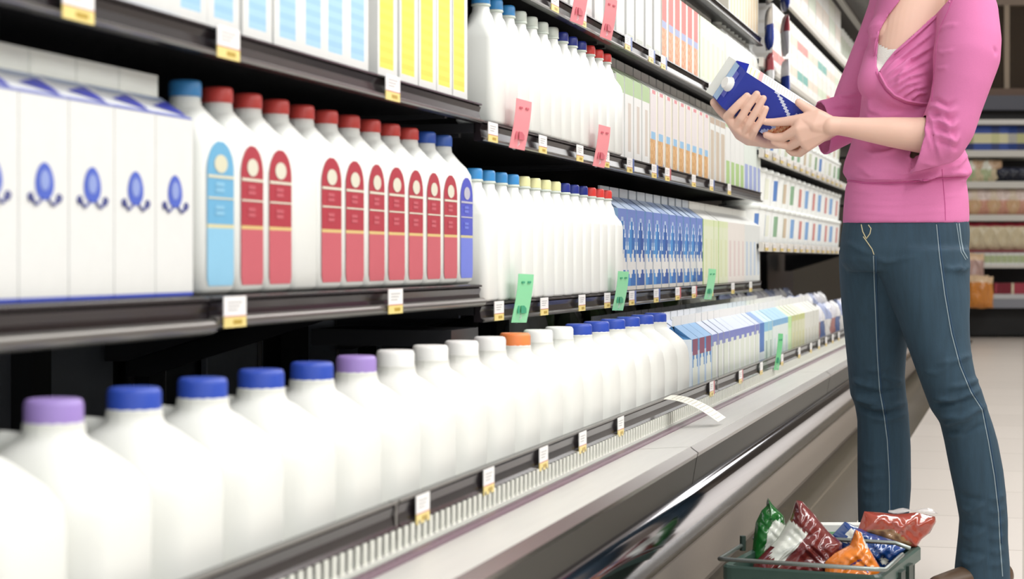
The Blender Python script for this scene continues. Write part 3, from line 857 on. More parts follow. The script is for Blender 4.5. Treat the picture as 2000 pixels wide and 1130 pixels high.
def talker(col, h=.088, w=.068):
    def f():
        b = MB(); m = mat('talker_' + col.lstrip('#'), col, .3)
        dk = pm('#C8616E' if col.startswith('#F') else '#3F9E78')
        vs = []; N = 6
        for i in range(N + 1):
            t = i / N; xx = .012 + .014 * math.sin(t * 1.4)
            vs += [(xx, -w / 2, -.02 + h * t), (xx + .010, w / 2, -.022 + h * t)]
        b.add(vs, [(2 * i, 2 * i + 1, 2 * i + 3, 2 * i + 2) for i in range(N)], m)
        for (y0_, y1_, z0_, z1_) in ((-.3, -.12, .80, .84), (.1, .3, .80, .84), (-.3, -.2, .18, .34), (-.12, .3, .18, .34)):
            xx = .0275 + (y0_ + y1_) / 2 * .010 - .004
            t = (z0_ + z1_) / 2
            xx = .012 + .014 * math.sin(t * 1.4) + .010 * ((y0_ + y1_) / 2 + .5) + .0018
            b.add([(xx - .001, y0_ * w, -.02 + h * z0_), (xx + .001, y1_ * w, -.02 + h * z0_), (xx + .001, y1_ * w, -.02 + h * z1_), (xx - .001, y0_ * w, -.02 + h * z1_)], [(0, 1, 2, 3)], dk)
        o_ = b.build('shelf_talker')
        s = o_.modifiers.new('thick', 'SOLIDIFY'); s.thickness = .0008; s.offset = -1
        b = MB(); b.tube([(0, 0, -.012), (.012, 0, -.02), (.02, 0, -.012), (.016, 0, .002)], .003, CLEARM, 6); b.build('clip', o_)
        return o_
    return f
for x, D_, z, c, lb in ((992, DS, .962, '#F49AA0', 'left pink shelf talker below pale bottles'), (1154, DS, .962, '#F49AA0', 'right pink shelf talker below red capped bottles'),
                   (1168, DS, 1.246, '#F49AA0', 'high pink shelf talker at top edge'), (1110, DS, 1.246, '#F49AA0', 'high pink shelf talker left of another, mostly cropped'),
                   (996, DS, .648, '#8FDCA8', 'left green shelf talker on lower shelf'), (1192, DS, .648, '#8FDCA8', 'middle green shelf talker beside blue cartons'), (1371, DS, .648, '#8FDCA8', 'right green shelf talker beside lime cartons')):
    stamp('tk' + c, talker(c), (-D_, Yf(x, D_), z), 0, lb, 'shelf talker', 'shelf talkers')
stamp('tk2', talker('#6FC88A', .11, .03), (-.738, Yf(1505, .738), .43), 0, 'narrow green talker standing at tray rail before cartons', 'shelf talker', 'shelf talkers')
# curling paper strip on the rail
b = MB(); vs = []; N = 14; y0_ = Yf(1300, .735)
for i in range(N + 1):
    t = i / N
    xx = -.736 + .118 * t; z_ = .446 + .008 * math.sin(t * 3.0) - .046 * t ** 1.3
    vs += [(xx, y0_ - .03, z_), (xx + .006, y0_ + .035, z_ + .004)]
b.add(vs, [(2 * i, 2 * i + 1, 2 * i + 3, 2 * i + 2) for i in range(N)], pm('#F1EEE2', .5))
for i in range(2, N):
    a, c, e_, g_ = Vector(vs[2 * i]), Vector(vs[2 * i + 1]), Vector(vs[2 * i + 2]), Vector(vs[2 * i + 3])
    q = [a.lerp(c, .15), a.lerp(c, .85), a.lerp(c, .85).lerp(e_.lerp(g_, .85), .25), a.lerp(c, .15).lerp(e_.lerp(g_, .15), .25)]
    b.add([p + Vector((0, 0, .0013)) for p in q], [(0, 1, 2, 3)], pm('#D5D2C8', .5))
o = b.build('paper_strip'); s = o.modifiers.new('thick', 'SOLIDIFY'); s.thickness = .0008; s.offset = -1
tag(o, 'long curling white paper strip hanging over the steel ledge', 'paper strip')

# ------------------------------------------------------------------ back display beyond the aisle end
BD = 17.6                                     # distance of its front
bo = W(2000, HOR, BD); bo.z = 0
disp = tag(empty('shelf_display', bo, TH), 'white shelved display far behind her with packs and dark base', 'shelf display')
def dz(py): return CAMZ + (HOR - py) / F * BD
def dx(px): return (px - 2000) / F * BD
X0, X1 = dx(1770), dx(2160)
b = MB(); b.box(X0, X1, .10, .8, 0.02, dz(601), BLACKM); b.build('base', disp)
b = MB(); b.box(X0, X1, -.02, .8, dz(601), dz(575), mat('grey_lip', '#8D9099', .35)); b.build('base_ledge', disp)
b = MB(); b.box(X0, X1, -.025, .02, dz(583), dz(574), mat('lip_light', '#C9CBCE', .35)); b.build('base_trim', disp)
b = MB(); b.box(X0, X1, .62, .8, dz(575), dz(190), mat('display_back', '#2C2A2E', .6)); b.build('back_panel', disp)
for py0, py1 in ((306, 293), (367, 354), (431, 419), (523, 517)):
    b = MB(); b.box(X0, X1, 0, .62, dz(py0), dz(py1), mat('display_shelf', '#D9D7D0', .4)); b.build('shelf', disp)
b = MB(); b.box(X0, X1, -.05, .1, dz(243), dz(234), mat('lip_white', '#E6E4DF', .4)); b.build('top_lip', disp)
b = MB(); b.box(X0, X1, .02, .8, dz(234), dz(216), BLACKM); b.build('dark_recess', disp)
b = MB(); b.box(X0, X1, -.1, .8, dz(216), dz(188), mat('blue_grey_fascia', '#4A4C58', .4)); b.build('fascia', disp)
cab = tag(empty('wood_cabinet', bo + FWD * .1 + UP * dz(188), TH), 'brown wooden cabinet with glass panes above the far display', 'cabinet')
WOOD = mat('cabinet_wood', '#6B4E3A', .45, noise=.2, nscale=6, stretch=(1, 1, 8)); zb = dz(188); hc = dz(-20) - zb
b = MB(); b.box(X0, X1, .2, .8, 0, hc, mat('cabinet_inside', '#3A2B1C', .6, noise=.2, nscale=3)); b.build('cabinet_body', cab)
b = MB(); b.box(X0, X1, -.02, .22, 0, dz(171) - zb, WOOD); b.build('bottom_rail', cab)
b = MB(); b.box(X0, X1, -.02, .22, dz(8) - zb, hc, mat('cabinet_top', '#8A7868', .5)); b.build('top_rail', cab)
for px in (1860, 1924, 1971, 2040, 2100):
    b = MB(); b.box(dx(px) - .025, dx(px) + .025, -.02, .04, dz(171) - zb, dz(8) - zb, mat('cabinet_mullion', '#A08E78', .45)); b.build('mullion', cab)
b = MB(); b.box(dx(1860), dx(2100), .0, .006, dz(171) - zb, dz(8) - zb, mat('cabinet_glass', '#4A3A28', .45, spec=.2, alpha=.45)); b.build('glass', cab)
def dput(key, builder, px, py, yy, label, cat, grp, dzz=0.0):
    p = bo + RGT * dx(px) + FWD * yy + UP * (dz(py) + dzz)
    o_ = stamp(key, builder, p, TH - PI / 2, label, cat, grp)
    return o_
def dbox(name, w, h, d, c, c2, band): return boxy(name, w, h, d, c, c2, band)
for k in range(9):
    q = k % 3
    dput('db%d' % q, dbox('food_box', .17, .235, .12, ['#2B4FA8', '#3F66C4', '#2A3E7C'][q], ['#E9E4B8', '#F2F2F2', '#D9D9A0'][q], (.25, .72)), 1872 + 17 * k, 293, .14, 'blue box with pale panel on top shelf of far display, %s' % nth(k, 9), 'box', 'blue boxes on the far display')
for k in range(6):
    dput('dg%d' % (k % 2), bag('snack_pouch', .15, .21, .06, ['#B9C49A', '#D9C9A8'][k % 2], ['#E9E9DC', '#C9A989'][k % 2], .55, 40 + k % 2), 1868 + 16 * k, 354, .12, '%s pouch on second shelf of far display, %s' % (['green', 'tan'][k % 2], nth(k // 2, 3)), 'packet', 'pouches on the far display')
for k in range(3):
    dput('dk', bag('snack_pouch', .17, .14, .09, '#1F2230', '#2E3346', .6, 44), 1966 + 19 * k, 354, .12, 'black low pack on second shelf of far display, %s' % nth(k, 3), 'packet', 'black packs on the far display')
for k in range(8):
    dput('do%d' % (k % 2), bag('bread_bag', .19, .25, .10, ['#D9B48C', '#D8A08A'][k % 2], ['#E9D9C4', '#EAD8D0'][k % 2], .5, 46 + k % 2), 1870 + 19 * k, 419, .12, '%s bread bag on third shelf of far display, %s' % (['tan', 'pinkish'][k % 2], nth(k // 2, 4)), 'bread bag', 'bread bags on the far display')
for k in range(6):
    dput('dr', bag('bread_bag', .20, .27, .10, '#DCCFAE', '#B33F50', .80, 50), 1875 + 27 * k, 489, .12, 'cream bread bag with red top on fourth shelf, %s' % nth(k, 6), 'bread bag', 'red topped bread bags')
b = MB(); b.box(X0, X1, .02, .6, dz(492), dz(488), mat('red_shelf', '#8E3A48', .4)); b.build('red_shelf', disp)
for k in range(12):
    dput('dj', tub('#B9C79A', '#D9D9C0', .05, .12), 1872 + 11.5 * k, 517, .08, 'small pale jar in row under red topped bags, %s' % nth(k, 12), 'jar', 'small jars on the far display')
for k in range(5):
    dput('drb%d' % (k % 2), dbox('food_box', .30, .11, .2, ['#A8384A', '#DCD2B4'][k % 2], ['#A8384A', '#E6DCC0'][k % 2], (.3, .6)), 1880 + 33 * k, 575, .12, '%s box low on ledge of far display, %s' % (['red', 'cream'][k % 2], nth(k // 2, 3 if k % 2 == 0 else 2)), 'box', 'boxes on the display ledge')
for k, (px, py, c) in enumerate([(1893, 556, '#C9A8A0'), (1904, 600, '#E2964A'), (1888, 598, '#D98B3E')]):
    dput('dn' + c, bag('bread_bag', .20, .30, .12, c, '#E9C9A4', .75, 60 + k), px, py, -.16 - .13 * k, ['pinkish bread bag hanging at hip height behind her', 'orange bread bag hanging lowest behind her thigh', 'darker orange bread bag partly hidden behind her'][k], 'bread bag', 'bread bags hanging behind her')

# ------------------------------------------------------------------ shopping basket
GRN = mat('basket_green', '#25362F', .4, noise=.06, nscale=20); GRL = mat('basket_rim', '#3C544C', .35); WIRE = mat('basket_wire', '#8C9490', .3, .7)
zr = .19
def R_(px, py, z):      # point on the plane of height z seen at px, py
    d = (CAMZ - z) * F / (py - HOR); return W(px, py, d)
nl, nr, fr = R_(1405, 1106, zr), R_(1721, 1119, zr), R_(1814, 1062, zr)
ex = (RGT * .92 - FWD * .39).normalized(); LX = .29; LY = .38
ey = Vector((-ex.y, ex.x, 0)); nl = nr - ex * LX; ang = math.atan2(ex.y, ex.x)
bk = tag(empty('shopping_basket', (nl.x, nl.y, 0), ang), 'dark green plastic shopping basket on floor full of bagged food', 'shopping basket')
def rr4(ins, z, r=.02, n=5):
    return [(x + LX / 2, y + LY / 2, z) for x, y, z in sq_ring(LX - 2 * ins, LY - 2 * ins, r, z, n)]
b = MB(); b.rings([rr4(.035, .004), rr4(.012, zr - .03)], GRN, True, True, False)
b.rings([rr4(.016, zr - .03), rr4(.039, .008)], GRN, True, False, True)
b.build('basket_body', bk)
b = MB(); b.rings([rr4(.012, zr - .032), rr4(-.002, zr - .03), rr4(-.002, zr - .008), rr4(.002, zr - .004), rr4(.012, zr - .006), rr4(.013, zr - .032)], GRL, False, False, False); b.build('rim', bk)
for k in range(9):      # ribs outside
    b = MB(); x = LX * (k + .8) / 9.6; b.box(x - .004, x + .004, -.002 + .03, .04, .02, zr - .03, GRN); b.build('rib', bk)
for k in range(10):
    b = MB(); y = LY * (k + .8) / 10.6; b.box(LX - .04, LX - .008, y - .006, y + .006, .02, zr - .03, GRN); b.build('rib', bk)
for x in (LX + .004,):
    for y in (LY * .42, LY * .62):
        b = MB(); b.box(x - .008, x + .004, y - .02, y + .02, zr - .075, zr - .02, GRN); b.build('handle_hinge', bk)
b = MB(); b.tube([(-.006, LY * .42, zr + .01), (-.006, .005, zr + .006), (.01, -.008, zr + .008), (LX - .01, -.008, zr + .008), (LX + .006, .005, zr + .006), (LX + .006, LY * .42, zr + .01)], .004, WIRE, 8); b.build('handle', bk)
b = MB(); b.tube([(-.006, LY * .62, zr + .01), (.03, LY * .60, zr + .02), (LX - .02, LY * .60, zr + .02), (LX + .006, LY * .62, zr + .01)], .004, WIRE, 8); b.build('handle', bk)
b = MB(); b.tube([(-.004, LY * .40, zr), (-.004, LY * .40, zr + .028)], .006, GRN, 8); b.build('hinge_pin', bk)

def sack(name, outline, thick, depth, mats, tilt, seed, label, cat='food bag'):
    """a filled bag whose silhouette follows a closed outline (px,py) at its own distance, with real thickness"""
    c = Vector((sum(p[0] for p in outline) / len(outline), sum(p[1] for p in outline) / len(outline), 0))
    rnd = random.Random(seed); ph = [rnd.uniform(0, 6.28) for _ in range(8)]
    # resample outline
    pts = []; n = len(outline)
    for i in range(n):
        a, q = Vector(outline[i]), Vector(outline[(i + 1) % n])
        m = max(1, int((q - a).length / 5))
        pts += [a.lerp(q, k / m) for k in range(m)]
    N = len(pts); NR = 12; org = W(c.x, c.y, depth)
    b = MB()
    def P(px, py, off):
        dd = depth + tilt[0] * (px - c.x) / 100 + tilt[1] * (py - c.y) / 100
        return W(px, py, dd) - FWD * off - org
    m_main = mats[0]
    for side in (1, -1):
        vs = []; fs = {}
        for r in range(NR + 1):
            t = r / NR
            for p in pts:
                px, py = c.x + (p.x - c.x) * t, c.y + (p.y - c.y) * t
                th = thick / 2 * max(0, 1 - t ** 3.2) ** .6 + .0008
                wr = 1 + .10 * math.sin(px / 9 + ph[0] + py / 15) + .08 * math.sin(py / 7 + ph[1]) + .07 * math.sin((px + py) / 5 + ph[2]) + .05 * math.sin((px - py) / 3.2 + ph[3])
                vs.append(P(px, py, side * th * wr))
        for r in range(NR):
            for i in range(N):
                j = (i + 1) % N
                q = (r * N + i, (r + 1) * N + i, (r + 1) * N + j, r * N + j)
                if side > 0: q = q[::-1]
                t = (r + .5) / NR; p = pts[i]
                px, py = c.x + (p.x - c.x) * t, c.y + (p.y - c.y) * t
                mm = m_main
                for fn, m2 in mats[1]:
                    if fn(px, py): mm = m2
                fs.setdefault(mm, []).append(q)
        for mm, ff in fs.items(): b.add(vs, ff, mm, True)
    o_ = clean(b.build(name)); o_.location = org
    bm = bmesh.new(); bm.from_mesh(o_.data)
    bmesh.ops.delete(bm, geom=[v for v in bm.verts if not v.link_faces], context='VERTS')
    bmesh.ops.recalc_face_normals(bm, faces=bm.faces); bm.to_mesh(o_.data); bm.free()
    tag(o_, label, cat, 'bagged food in the basket')
    return o_
def film(k, c, r=.14, **kw): return mat('film_' + k, c, r, bump=.55, bscale=38, coat=.6, **kw)
FG, FW2, FM, FO, FB, FR = film('green', '#1E6B2C', noise=.35, nscale=14), film('whiteprint', '#DDE0D6', .35, noise=.06), film('maroon', '#6E2A2A', noise=.5, nscale=22), film('orange', '#E8832C', noise=.15, nscale=16), film('blue', '#1C4384', noise=.3, nscale=24), film('redmeat', '#9C4232', noise=.25, nscale=14)
def inq(q):
    def f(x, y):
        s_ = 0
        for i in range(len(q)):
            a, c_ = q[i], q[(i + 1) % len(q)]
            cr = (c_[0] - a[0]) * (y - a[1]) - (c_[1] - a[1]) * (x - a[0])
            if s_ == 0: s_ = 1 if cr > 0 else -1
            elif cr * s_ < 0: return False
        return True
    return f
d0 = 3.33
sack('salad_bag', [(1500, 972), (1508, 984), (1530, 1006), (1540, 1050), (1535, 1120), (1468, 1120), (1470, 1070), (1476, 1020), (1488, 996), (1503, 982)], .06, 3.54,
     (FG, [(inq([(1508, 1010), (1532, 1020), (1525, 1075), (1490, 1075), (1494, 1040)]), FW2)]), (0, -.02), 3, 'green leafy salad bag with white panel at basket left')
sack('grape_bag', [(1556, 976), (1566, 978), (1590, 1004), (1616, 1036), (1645, 1060), (1640, 1140), (1460, 1140), (1472, 1100), (1520, 1050), (1545, 1010)], .08, 3.47,
     (FM, [(inq([(1534, 1010), (1571, 1036), (1521, 1100), (1498, 1082)]), FW2), (inq([(1556, 976), (1566, 978), (1616, 1036), (1600, 1040)]), film('maroon_seal', '#7E3A38'))]), (0, -.03), 4, 'dark maroon bag with white paper label leaning in basket')
sack('carrot_bag', [(1672, 1034), (1682, 1040), (1692, 1062), (1706, 1085), (1722, 1113), (1718, 1150), (1610, 1150), (1612, 1096), (1630, 1080), (1660, 1064)], .055, 3.40,
     (FO, [(inq([(1680, 1040), (1684, 1040), (1700, 1066), (1686, 1066)]), FW2), (inq([(1642, 1106), (1676, 1086), (1678, 1089), (1645, 1109)]), film('violet', '#5E4A8A')), (inq([(1683, 1098), (1686, 1096), (1690, 1112), (1687, 1112)]), film('violet', '#5E4A8A'))]), (0, -.03), 5, 'bright orange bag at basket front')
sack('crisp_bag', [(1650, 1018), (1668, 1026), (1700, 1040), (1750, 1056), (1774, 1066), (1754, 1090), (1728, 1112), (1700, 1125), (1640, 1125), (1625, 1045)], .07, 3.53,
     (FB, [(inq([(1655, 1030), (1676, 1034), (1676, 1056), (1640, 1056)]), FW2), (inq([(1712, 1076), (1722, 1082), (1738, 1074), (1728, 1096), (1718, 1098)]), FW2)]), (0, -.02), 6, 'deep blue packet with white print in basket middle')
sack('meat_pack', [(1688, 998), (1720, 1000), (1750, 1004), (1790, 1000), (1826, 1008), (1828, 1018), (1816, 1040), (1800, 1052), (1788, 1070), (1750, 1066), (1712, 1048), (1675, 1036)], .055, 3.58,
     (FR, [(inq([(1690, 1032), (1740, 1030), (1780, 1060), (1760, 1066), (1700, 1048)]), film('herbs', '#8F6A42', noise=.5, nscale=60))]), (.04, -.02), 7, 'red cured meat pack in clear film at basket right')
b = MB(); c0 = W(1790, 1004, 3.6); vs = []; N = 10
for i in range(N + 1):
    t = i / N
    a = W(1735 + 98 * t, 1000 + 3 * math.sin(t * 9), 3.60); c_ = W(1735 + 96 * t, 994 + 2.5 * math.sin(t * 13 + 1) + (6 if t > .9 else 0), 3.61)
    vs += [a - c0, c_ - c0]
b.add(vs, [(2 * i, 2 * i + 1, 2 * i + 3, 2 * i + 2) for i in range(N)], mat('clear_film', '#D8D4D2', .1, alpha=.5), True)
o = b.build('clear_film', bpy.data.objects['meat_pack'], c0 - bpy.data.objects['meat_pack'].location)
s = o.modifiers.new('thick', 'SOLIDIFY'); s.thickness = .0006
# white and green carton box standing at the back of the basket
p = W(1645, 1022, 3.66)
b = MB(); b.box(-.055, .055, -.02, .02, -.15, 0, pm('#F0F1EC')); b.box(-.0555, .0555, -.0205, .0205, -.06, -.013, pm('#8FC49A'))
o = b.build('food_box', None, p, TH); tag(o, 'white and green box standing behind bags in basket', 'box', 'bagged food in the basket')

# ------------------------------------------------------------------ the held carton
A_ = (RGT * 147 - UP * 95).normalized()            # from the gable towards the base
Wd0 = (-RGT * 95 - UP * 147).normalized()          # down across the front
tl = math.radians(20)
Wd = (Wd0 * math.cos(tl) + FWD * math.sin(tl)).normalized()
Tn = A_.cross(Wd).normalized()
if Tn.dot(FWD) < 0: Tn = -Tn                       # away from the camera
Zc, Yc = -A_, -Wd
Xc = Yc.cross(Zc)                                  # front normal of the carton
def p_held(u, v, s):
    if s == 'far':                                  # upper white side panel: u runs away from the front
        if .80 < v < .85: return '#E98F92'
        if v > .85 and int(v * 60) % 3 == 0 and u < .8: return '#DDE08C'
        if v < .78 and .12 < u < .9 and (int(v * 60) % 2 == 0): return '#BDBDB8'
        return '#F3F3EE'
    if s == 'near': return '#2B2F9E'
    yv = u                                          # 1 at the upper edge
    if v < .50 - .30 * u + .02 * math.sin(u * 25) and u < .97:
        q = (int(u * 24) * 5 + int(v * 60) * 3) % 7
        if v < .47 - .30 * u: return ['#E0A070', '#E8B48A', '#C8693F', '#E5A679', '#D9825A', '#EBC49C', '#E0986C'][q] if not (.10 < v < .2 and u < .25) else '#8EC6DC'
        return '#A9B9E6'
    c = .62 - .34 * ((1 - u) / .41) ** .75
    if abs(v - c) < .032: return '#D6DDF0'
    return '#20339E'
hc_ = carton(p_held, w=.097, h=.199, rh=.031, fin=.019, cap='#F5F5F2', roof='#2236A8', finc='#E9EBE4', nx=24, nz=60, name='held_carton')()
tag(hc_, 'blue and white carton with white screw cap held in her hands', 'carton')
hA = W(1458, 141, 4.10)                             # upper front fold corner
hw = .097 / 2
Mx = Matrix((Xc, Yc, Zc)).transposed().to_4x4()
base_c = hA - Zc * .199 - Yc * hw - Xc * hw
Mx.translation = base_c
hc_.matrix_world = Mx
b = MB(); x = hw; rp = lambda yy, t, e=.0008: (x - (x - .0025) * t + e * .6, yy, .199 + .031 * t + e)
b.add([rp(-hw + .002, .60), rp(hw - .002, .60), rp(hw - .002, .97), rp(-hw + .002, .97)], [(0, 1, 2, 3)], pm('#A9C6E6'))
b.add([rp(-.03, .30), rp(.034, .30), rp(.034, .60), rp(-.03, .60)], [(0, 1, 2, 3)], pm('#5C63C0'))
b.build('roof_print', hc_)
def face_depth(px, py):                             # distance of the carton front where a frame point falls on it
    dirv = (FWD + RGT * ((px - 1000) / F) + UP * ((HOR - py) / F))
    return (hA - CAM).dot(Xc) / dirv.dot(Xc)

# ------------------------------------------------------------------ the shopper
SKIN = mat('skin', '#E9C1AE', .45, noise=.05, nscale=18, sss=.12)
PINK = mat('pink_jersey', '#D477A9', .85, noise=.04, nscale=300, bump=.12, bscale=900)
JEAN = mat('blue_denim', '#2B4353', .85, noise=.3, nscale=90, stretch=(1, 1, .12), bump=.2, bscale=700)
root0 = W(1800, HOR, 4.2); root0.z = 0
def ico(c, r, sub=2):
    bm = bmesh.new(); bmesh.ops.create_icosphere(bm, subdivisions=sub, radius=r)
    p = [v.co.copy() + c for v in bm.verts]; bm.free(); return p
ICO = [v for v in ico(Vector((0, 0, 0)), 1.0, 4)]
class Solid:
    """overlapping closed lumps that are fused into one continuous skin"""
    def __init__(s): s.bm = bmesh.new()
    def hull(s, balls):
        vs = [s.bm.verts.new(Vector(c) + q * r) for c, r in balls for q in ICO]
        g = bmesh.ops.convex_hull(s.bm, input=vs)
        junk = list({e for e in list(g['geom_interior']) + list(g['geom_unused']) if isinstance(e, bmesh.types.BMVert) and e.is_valid})
        bmesh.ops.delete(s.bm, geom=junk, context='VERTS')
    def chain(s, pts):
        for a, c in zip(pts[:-1], pts[1:]): s.hull([a, c])
    def loft(s, rings):
        n = len(rings[0]); V = [[s.bm.verts.new(p) for p in r] for r in rings]
        for k in range(len(rings) - 1):
            for i in range(n):
                j = (i + 1) % n; s.bm.faces.new((V[k][i], V[k][j], V[k + 1][j], V[k + 1][i]))
        s.bm.faces.new(V[0][::-1]); s.bm.faces.new(V[-1])
    def fuse(s, voxel, smooth=2):
        bmesh.ops.recalc_face_normals(s.bm, faces=s.bm.faces)
        me = bpy.data.meshes.new('tmp'); s.bm.to_mesh(me); s.bm.free()
        o = bpy.data.objects.new('tmp', me); COL.objects.link(o)
        m = o.modifiers.new('r', 'REMESH'); m.mode = 'VOXEL'; m.voxel_size = voxel
        if smooth:
            k = o.modifiers.new('s', 'SMOOTH'); k.factor = .6; k.iterations = smooth
        dg = bpy.context.evaluated_depsgraph_get(); dg.update()
        out = bpy.data.meshes.new_from_object(o.evaluated_get(dg))
        bpy.data.objects.remove(o); bpy.data.meshes.remove(me)
        out.polygons.foreach_set('use_smooth', [True] * len(out.polygons))
        return out
def ring_px(py, xl, xr, d, thick, n=48, e=2.3, skew=0.0):
    """horizontal superellipse ring spanning columns xl..xr at row py"""
    c = W((xl + xr) / 2, py, d); a = (xr - xl) / 2 / F * d; p = []
    for k in range(n):
        t = 2 * PI * k / n; ct, st = math.cos(t), math.sin(t)
        p.append(c + RGT * a * math.copysign(abs(ct) ** (2 / e), ct) + FWD * (thick * math.copysign(abs(st) ** (2 / e), st) + skew * ct))
    return p
def shift_mesh(me, off):
    co = np.empty(len(me.vertices) * 3); me.vertices.foreach_get('co', co); co = co.reshape(-1, 3) - np.array(off)
    me.vertices.foreach_set('co', co.ravel()); me.update()
def smoothstep(x): x = np.clip(x, 0, 1); return x * x * (3 - 2 * x)
def fold(me, lines):
    """raise (or sink) soft folds along polylines given in frame pixels, on the side facing the aisle end"""
    n = len(me.vertices); co = np.empty(n * 3); me.vertices.foreach_get('co', co); co = co.reshape(-1, 3)
    no = np.empty(n * 3); me.vertices.foreach_get('normal', no); no = no.reshape(-1, 3)
    px, py, d = proj(co); front = smoothstep(-(no @ np.array(FWD)) * 2.0)
    disp_ = np.zeros(n)
    for pts, wd, amp in lines:
        best = np.full(n, 1e9); along = np.zeros(n); L = 0; segs = []
        for a, c in zip(pts[:-1], pts[1:]): segs.append((a, c, L)); L += math.dist(a, c)
        for a, c, l0 in segs:
            vx, vy = c[0] - a[0], c[1] - a[1]; ll = vx * vx + vy * vy
            t = np.clip(((px - a[0]) * vx + (py - a[1]) * vy) / ll, 0, 1)
            dd = np.hypot(px - a[0] - vx * t, py - a[1] - vy * t)
            m = dd < best; best[m] = dd[m]; along[m] = (l0 + t[m] * math.sqrt(ll)) / L
        fade = np.clip(np.minimum(along, 1 - along) * 4 + .15, 0, 1)
        disp_ += amp * np.exp(-(best / wd) ** 2) * fade
    co += no * (disp_ * front)[:, None]
    me.vertices.foreach_set('co', co.ravel()); me.update()

# ---- torso and sleeves (shirt)
T = 4.2
torso_rows = [(-80, 1768, 1872, T, .055), (-62, 1742, 1900, T, .075), (-40, 1722, 1918, T, .088), (0, 1712, 1915, T, .10), (50, 1700, 1905, T, .105), (100, 1693, 1895, T, .108),
              (140, 1688, 1888, T, .11), (180, 1683, 1880, T, .108), (228, 1678, 1876, T, .105), (262, 1667, 1878, T, .108), (290, 1658, 1884, T, .112), (318, 1648, 1893, T, .121), (336, 1645, 1899, T, .124),
              (345, 1650, 1894, T, .117), (353, 1657, 1886, T, .110), (362, 1651, 1889, T, .113), (390, 1648, 1892, T, .117), (415, 1646, 1893, T, .120), (437, 1645, 1893, T, .121)]
def torso(sol, inset=0.0, rows=torso_rows):
    rg = []
    for py, xl, xr, d, th in rows:
        q = inset * F / d
        rg.append(ring_px(py, xl + q, xr - q, d, th - inset, skew=.018))
    sol.loft(rg)
def bust(sol, inset=0.0):
    sol.hull([(W(1762, 168, 4.13), .068 - inset), (W(1790, 120, 4.18), .05 - inset)])
    sol.hull([(W(1718, 160, 4.15), .050 - inset), (W(1722, 110, 4.2), .04 - inset)])
    sol.hull([(W(1778, 20, 4.14), .04 - inset), (W(1730, 60, 4.16), .04 - inset), (W(1860, 10, 4.15), .05 - inset)])
NS = 4.03
near_sleeve = [(W(1876, -28, 4.14), .055), (W(1890, 25, 4.07), .066), (W(1891, 80, 4.05), .0715), (W(1888, 110, 4.04), .0725), (W(1880, 155, NS), .063), (W(1868, 200, NS), .058), (W(1853, 245, NS), .058), (W(1838, 272, NS), .056)]
far_sleeve = [(W(1752, -30, 4.26), .055), (W(1741, 20, 4.33), .055), (W(1722, 70, 4.36), .054), (W(1700, 130, 4.38), .056), (W(1678, 190, 4.40), .058), (W(1664, 228, 4.40), .055)]
def cuff_tube(sol, a, b_, ra, rb_, slant):
    """flared sleeve end from a to b_; the last ring is slanted"""
    ax = (b_ - a).normalized(); u = (UP - ax * UP.dot(ax)).normalized(); v = ax.cross(u); rg = []
    for k in range(7):
        t = k / 6; c = a.lerp(b_, t); r = ra + (rb_ - ra) * t
        rg.append([c + (u * math.cos(q) * r * (1 + .06 * t) + v * math.sin(q) * r * .82) + ax * (slant * t * -math.cos(q)) for q in [2 * PI * i / 24 for i in range(24)]])
    sol.loft(rg)
    return ax
S = Solid(); torso(S); bust(S); S.chain(near_sleeve); S.chain(far_sleeve)
nc0, nc1 = W(1846, 270, NS), W(1792, 278, NS)
nax = cuff_tube(S, nc0, nc1, .056, .060, .026)
fc0, fc1 = W(1672, 228, 4.39), W(1604, 250, 4.37)
fax = cuff_tube(S, fc0, fc1, .052, .062, .012)
shirt_me = S.fuse(.0042, 12)
folds = []
def off_pts(p): return [(x + 2, y + 6) for x, y in p]
# fan of gathers rising from the crossing point of the wrap
for (a, m_, c) in [((1722, 128), (1768, 88), (1835, 20)), ((1727, 140), (1775, 100), (1832, 56)), ((1731, 150), (1780, 116), (1826, 88)), ((1737, 160), (1785, 132), (1822, 112)), ((1742, 170), (1775, 150), (1812, 140)),
                   ((1752, 180), (1770, 165), (1800, 158)), ((1762, 188), (1785, 172), (1812, 168)), ((1778, 194), (1792, 182), (1812, 180))]:
    folds.append(([a, m_, c], 3.0, .0044)); folds.append((off_pts([a, m_, c]), 3.0, -.0022))
folds += [([(1752, 178), (1757, 150), (1775, 118), (1800, 98), (1832, 88)], 4, .004),
          ([(1690, 180), (1700, 215), (1730, 226), (1770, 222)], 5, .003), ([(1684, 210), (1700, 232), (1740, 233)], 4, .002),
          ([(1683, 290), (1705, 302), (1735, 297), (1760, 285)], 5, .005), ([(1690, 278), (1720, 292), (1745, 288)], 4, -.004), ([(1668, 320), (1700, 340), (1760, 348), (1830, 340)], 5, .004),
          ([(1700, 350), (1760, 352), (1820, 342), (1840, 330)], 4, .004), ([(1745, 340), (1790, 334), (1838, 326)], 3.5, .004), ([(1780, 346), (1815, 340), (1842, 334)], 3, .004),
          ([(1845, 338), (1868, 336), (1893, 340)], 4, .005), ([(1850, 330), (1872, 322), (1890, 300)], 4, .004), ([(1800, 318), (1830, 322), (1870, 312)], 4, .003),
          ([(1655, 370), (1700, 376), (1800, 372)], 3, .0016), ([(1652, 396), (1740, 400), (1850, 392)], 3, .0014), ([(1700, 386), (1800, 388), (1885, 380)], 3, .0012), ([(1660, 412), (1750, 418), (1860, 410)], 3, .0012)]
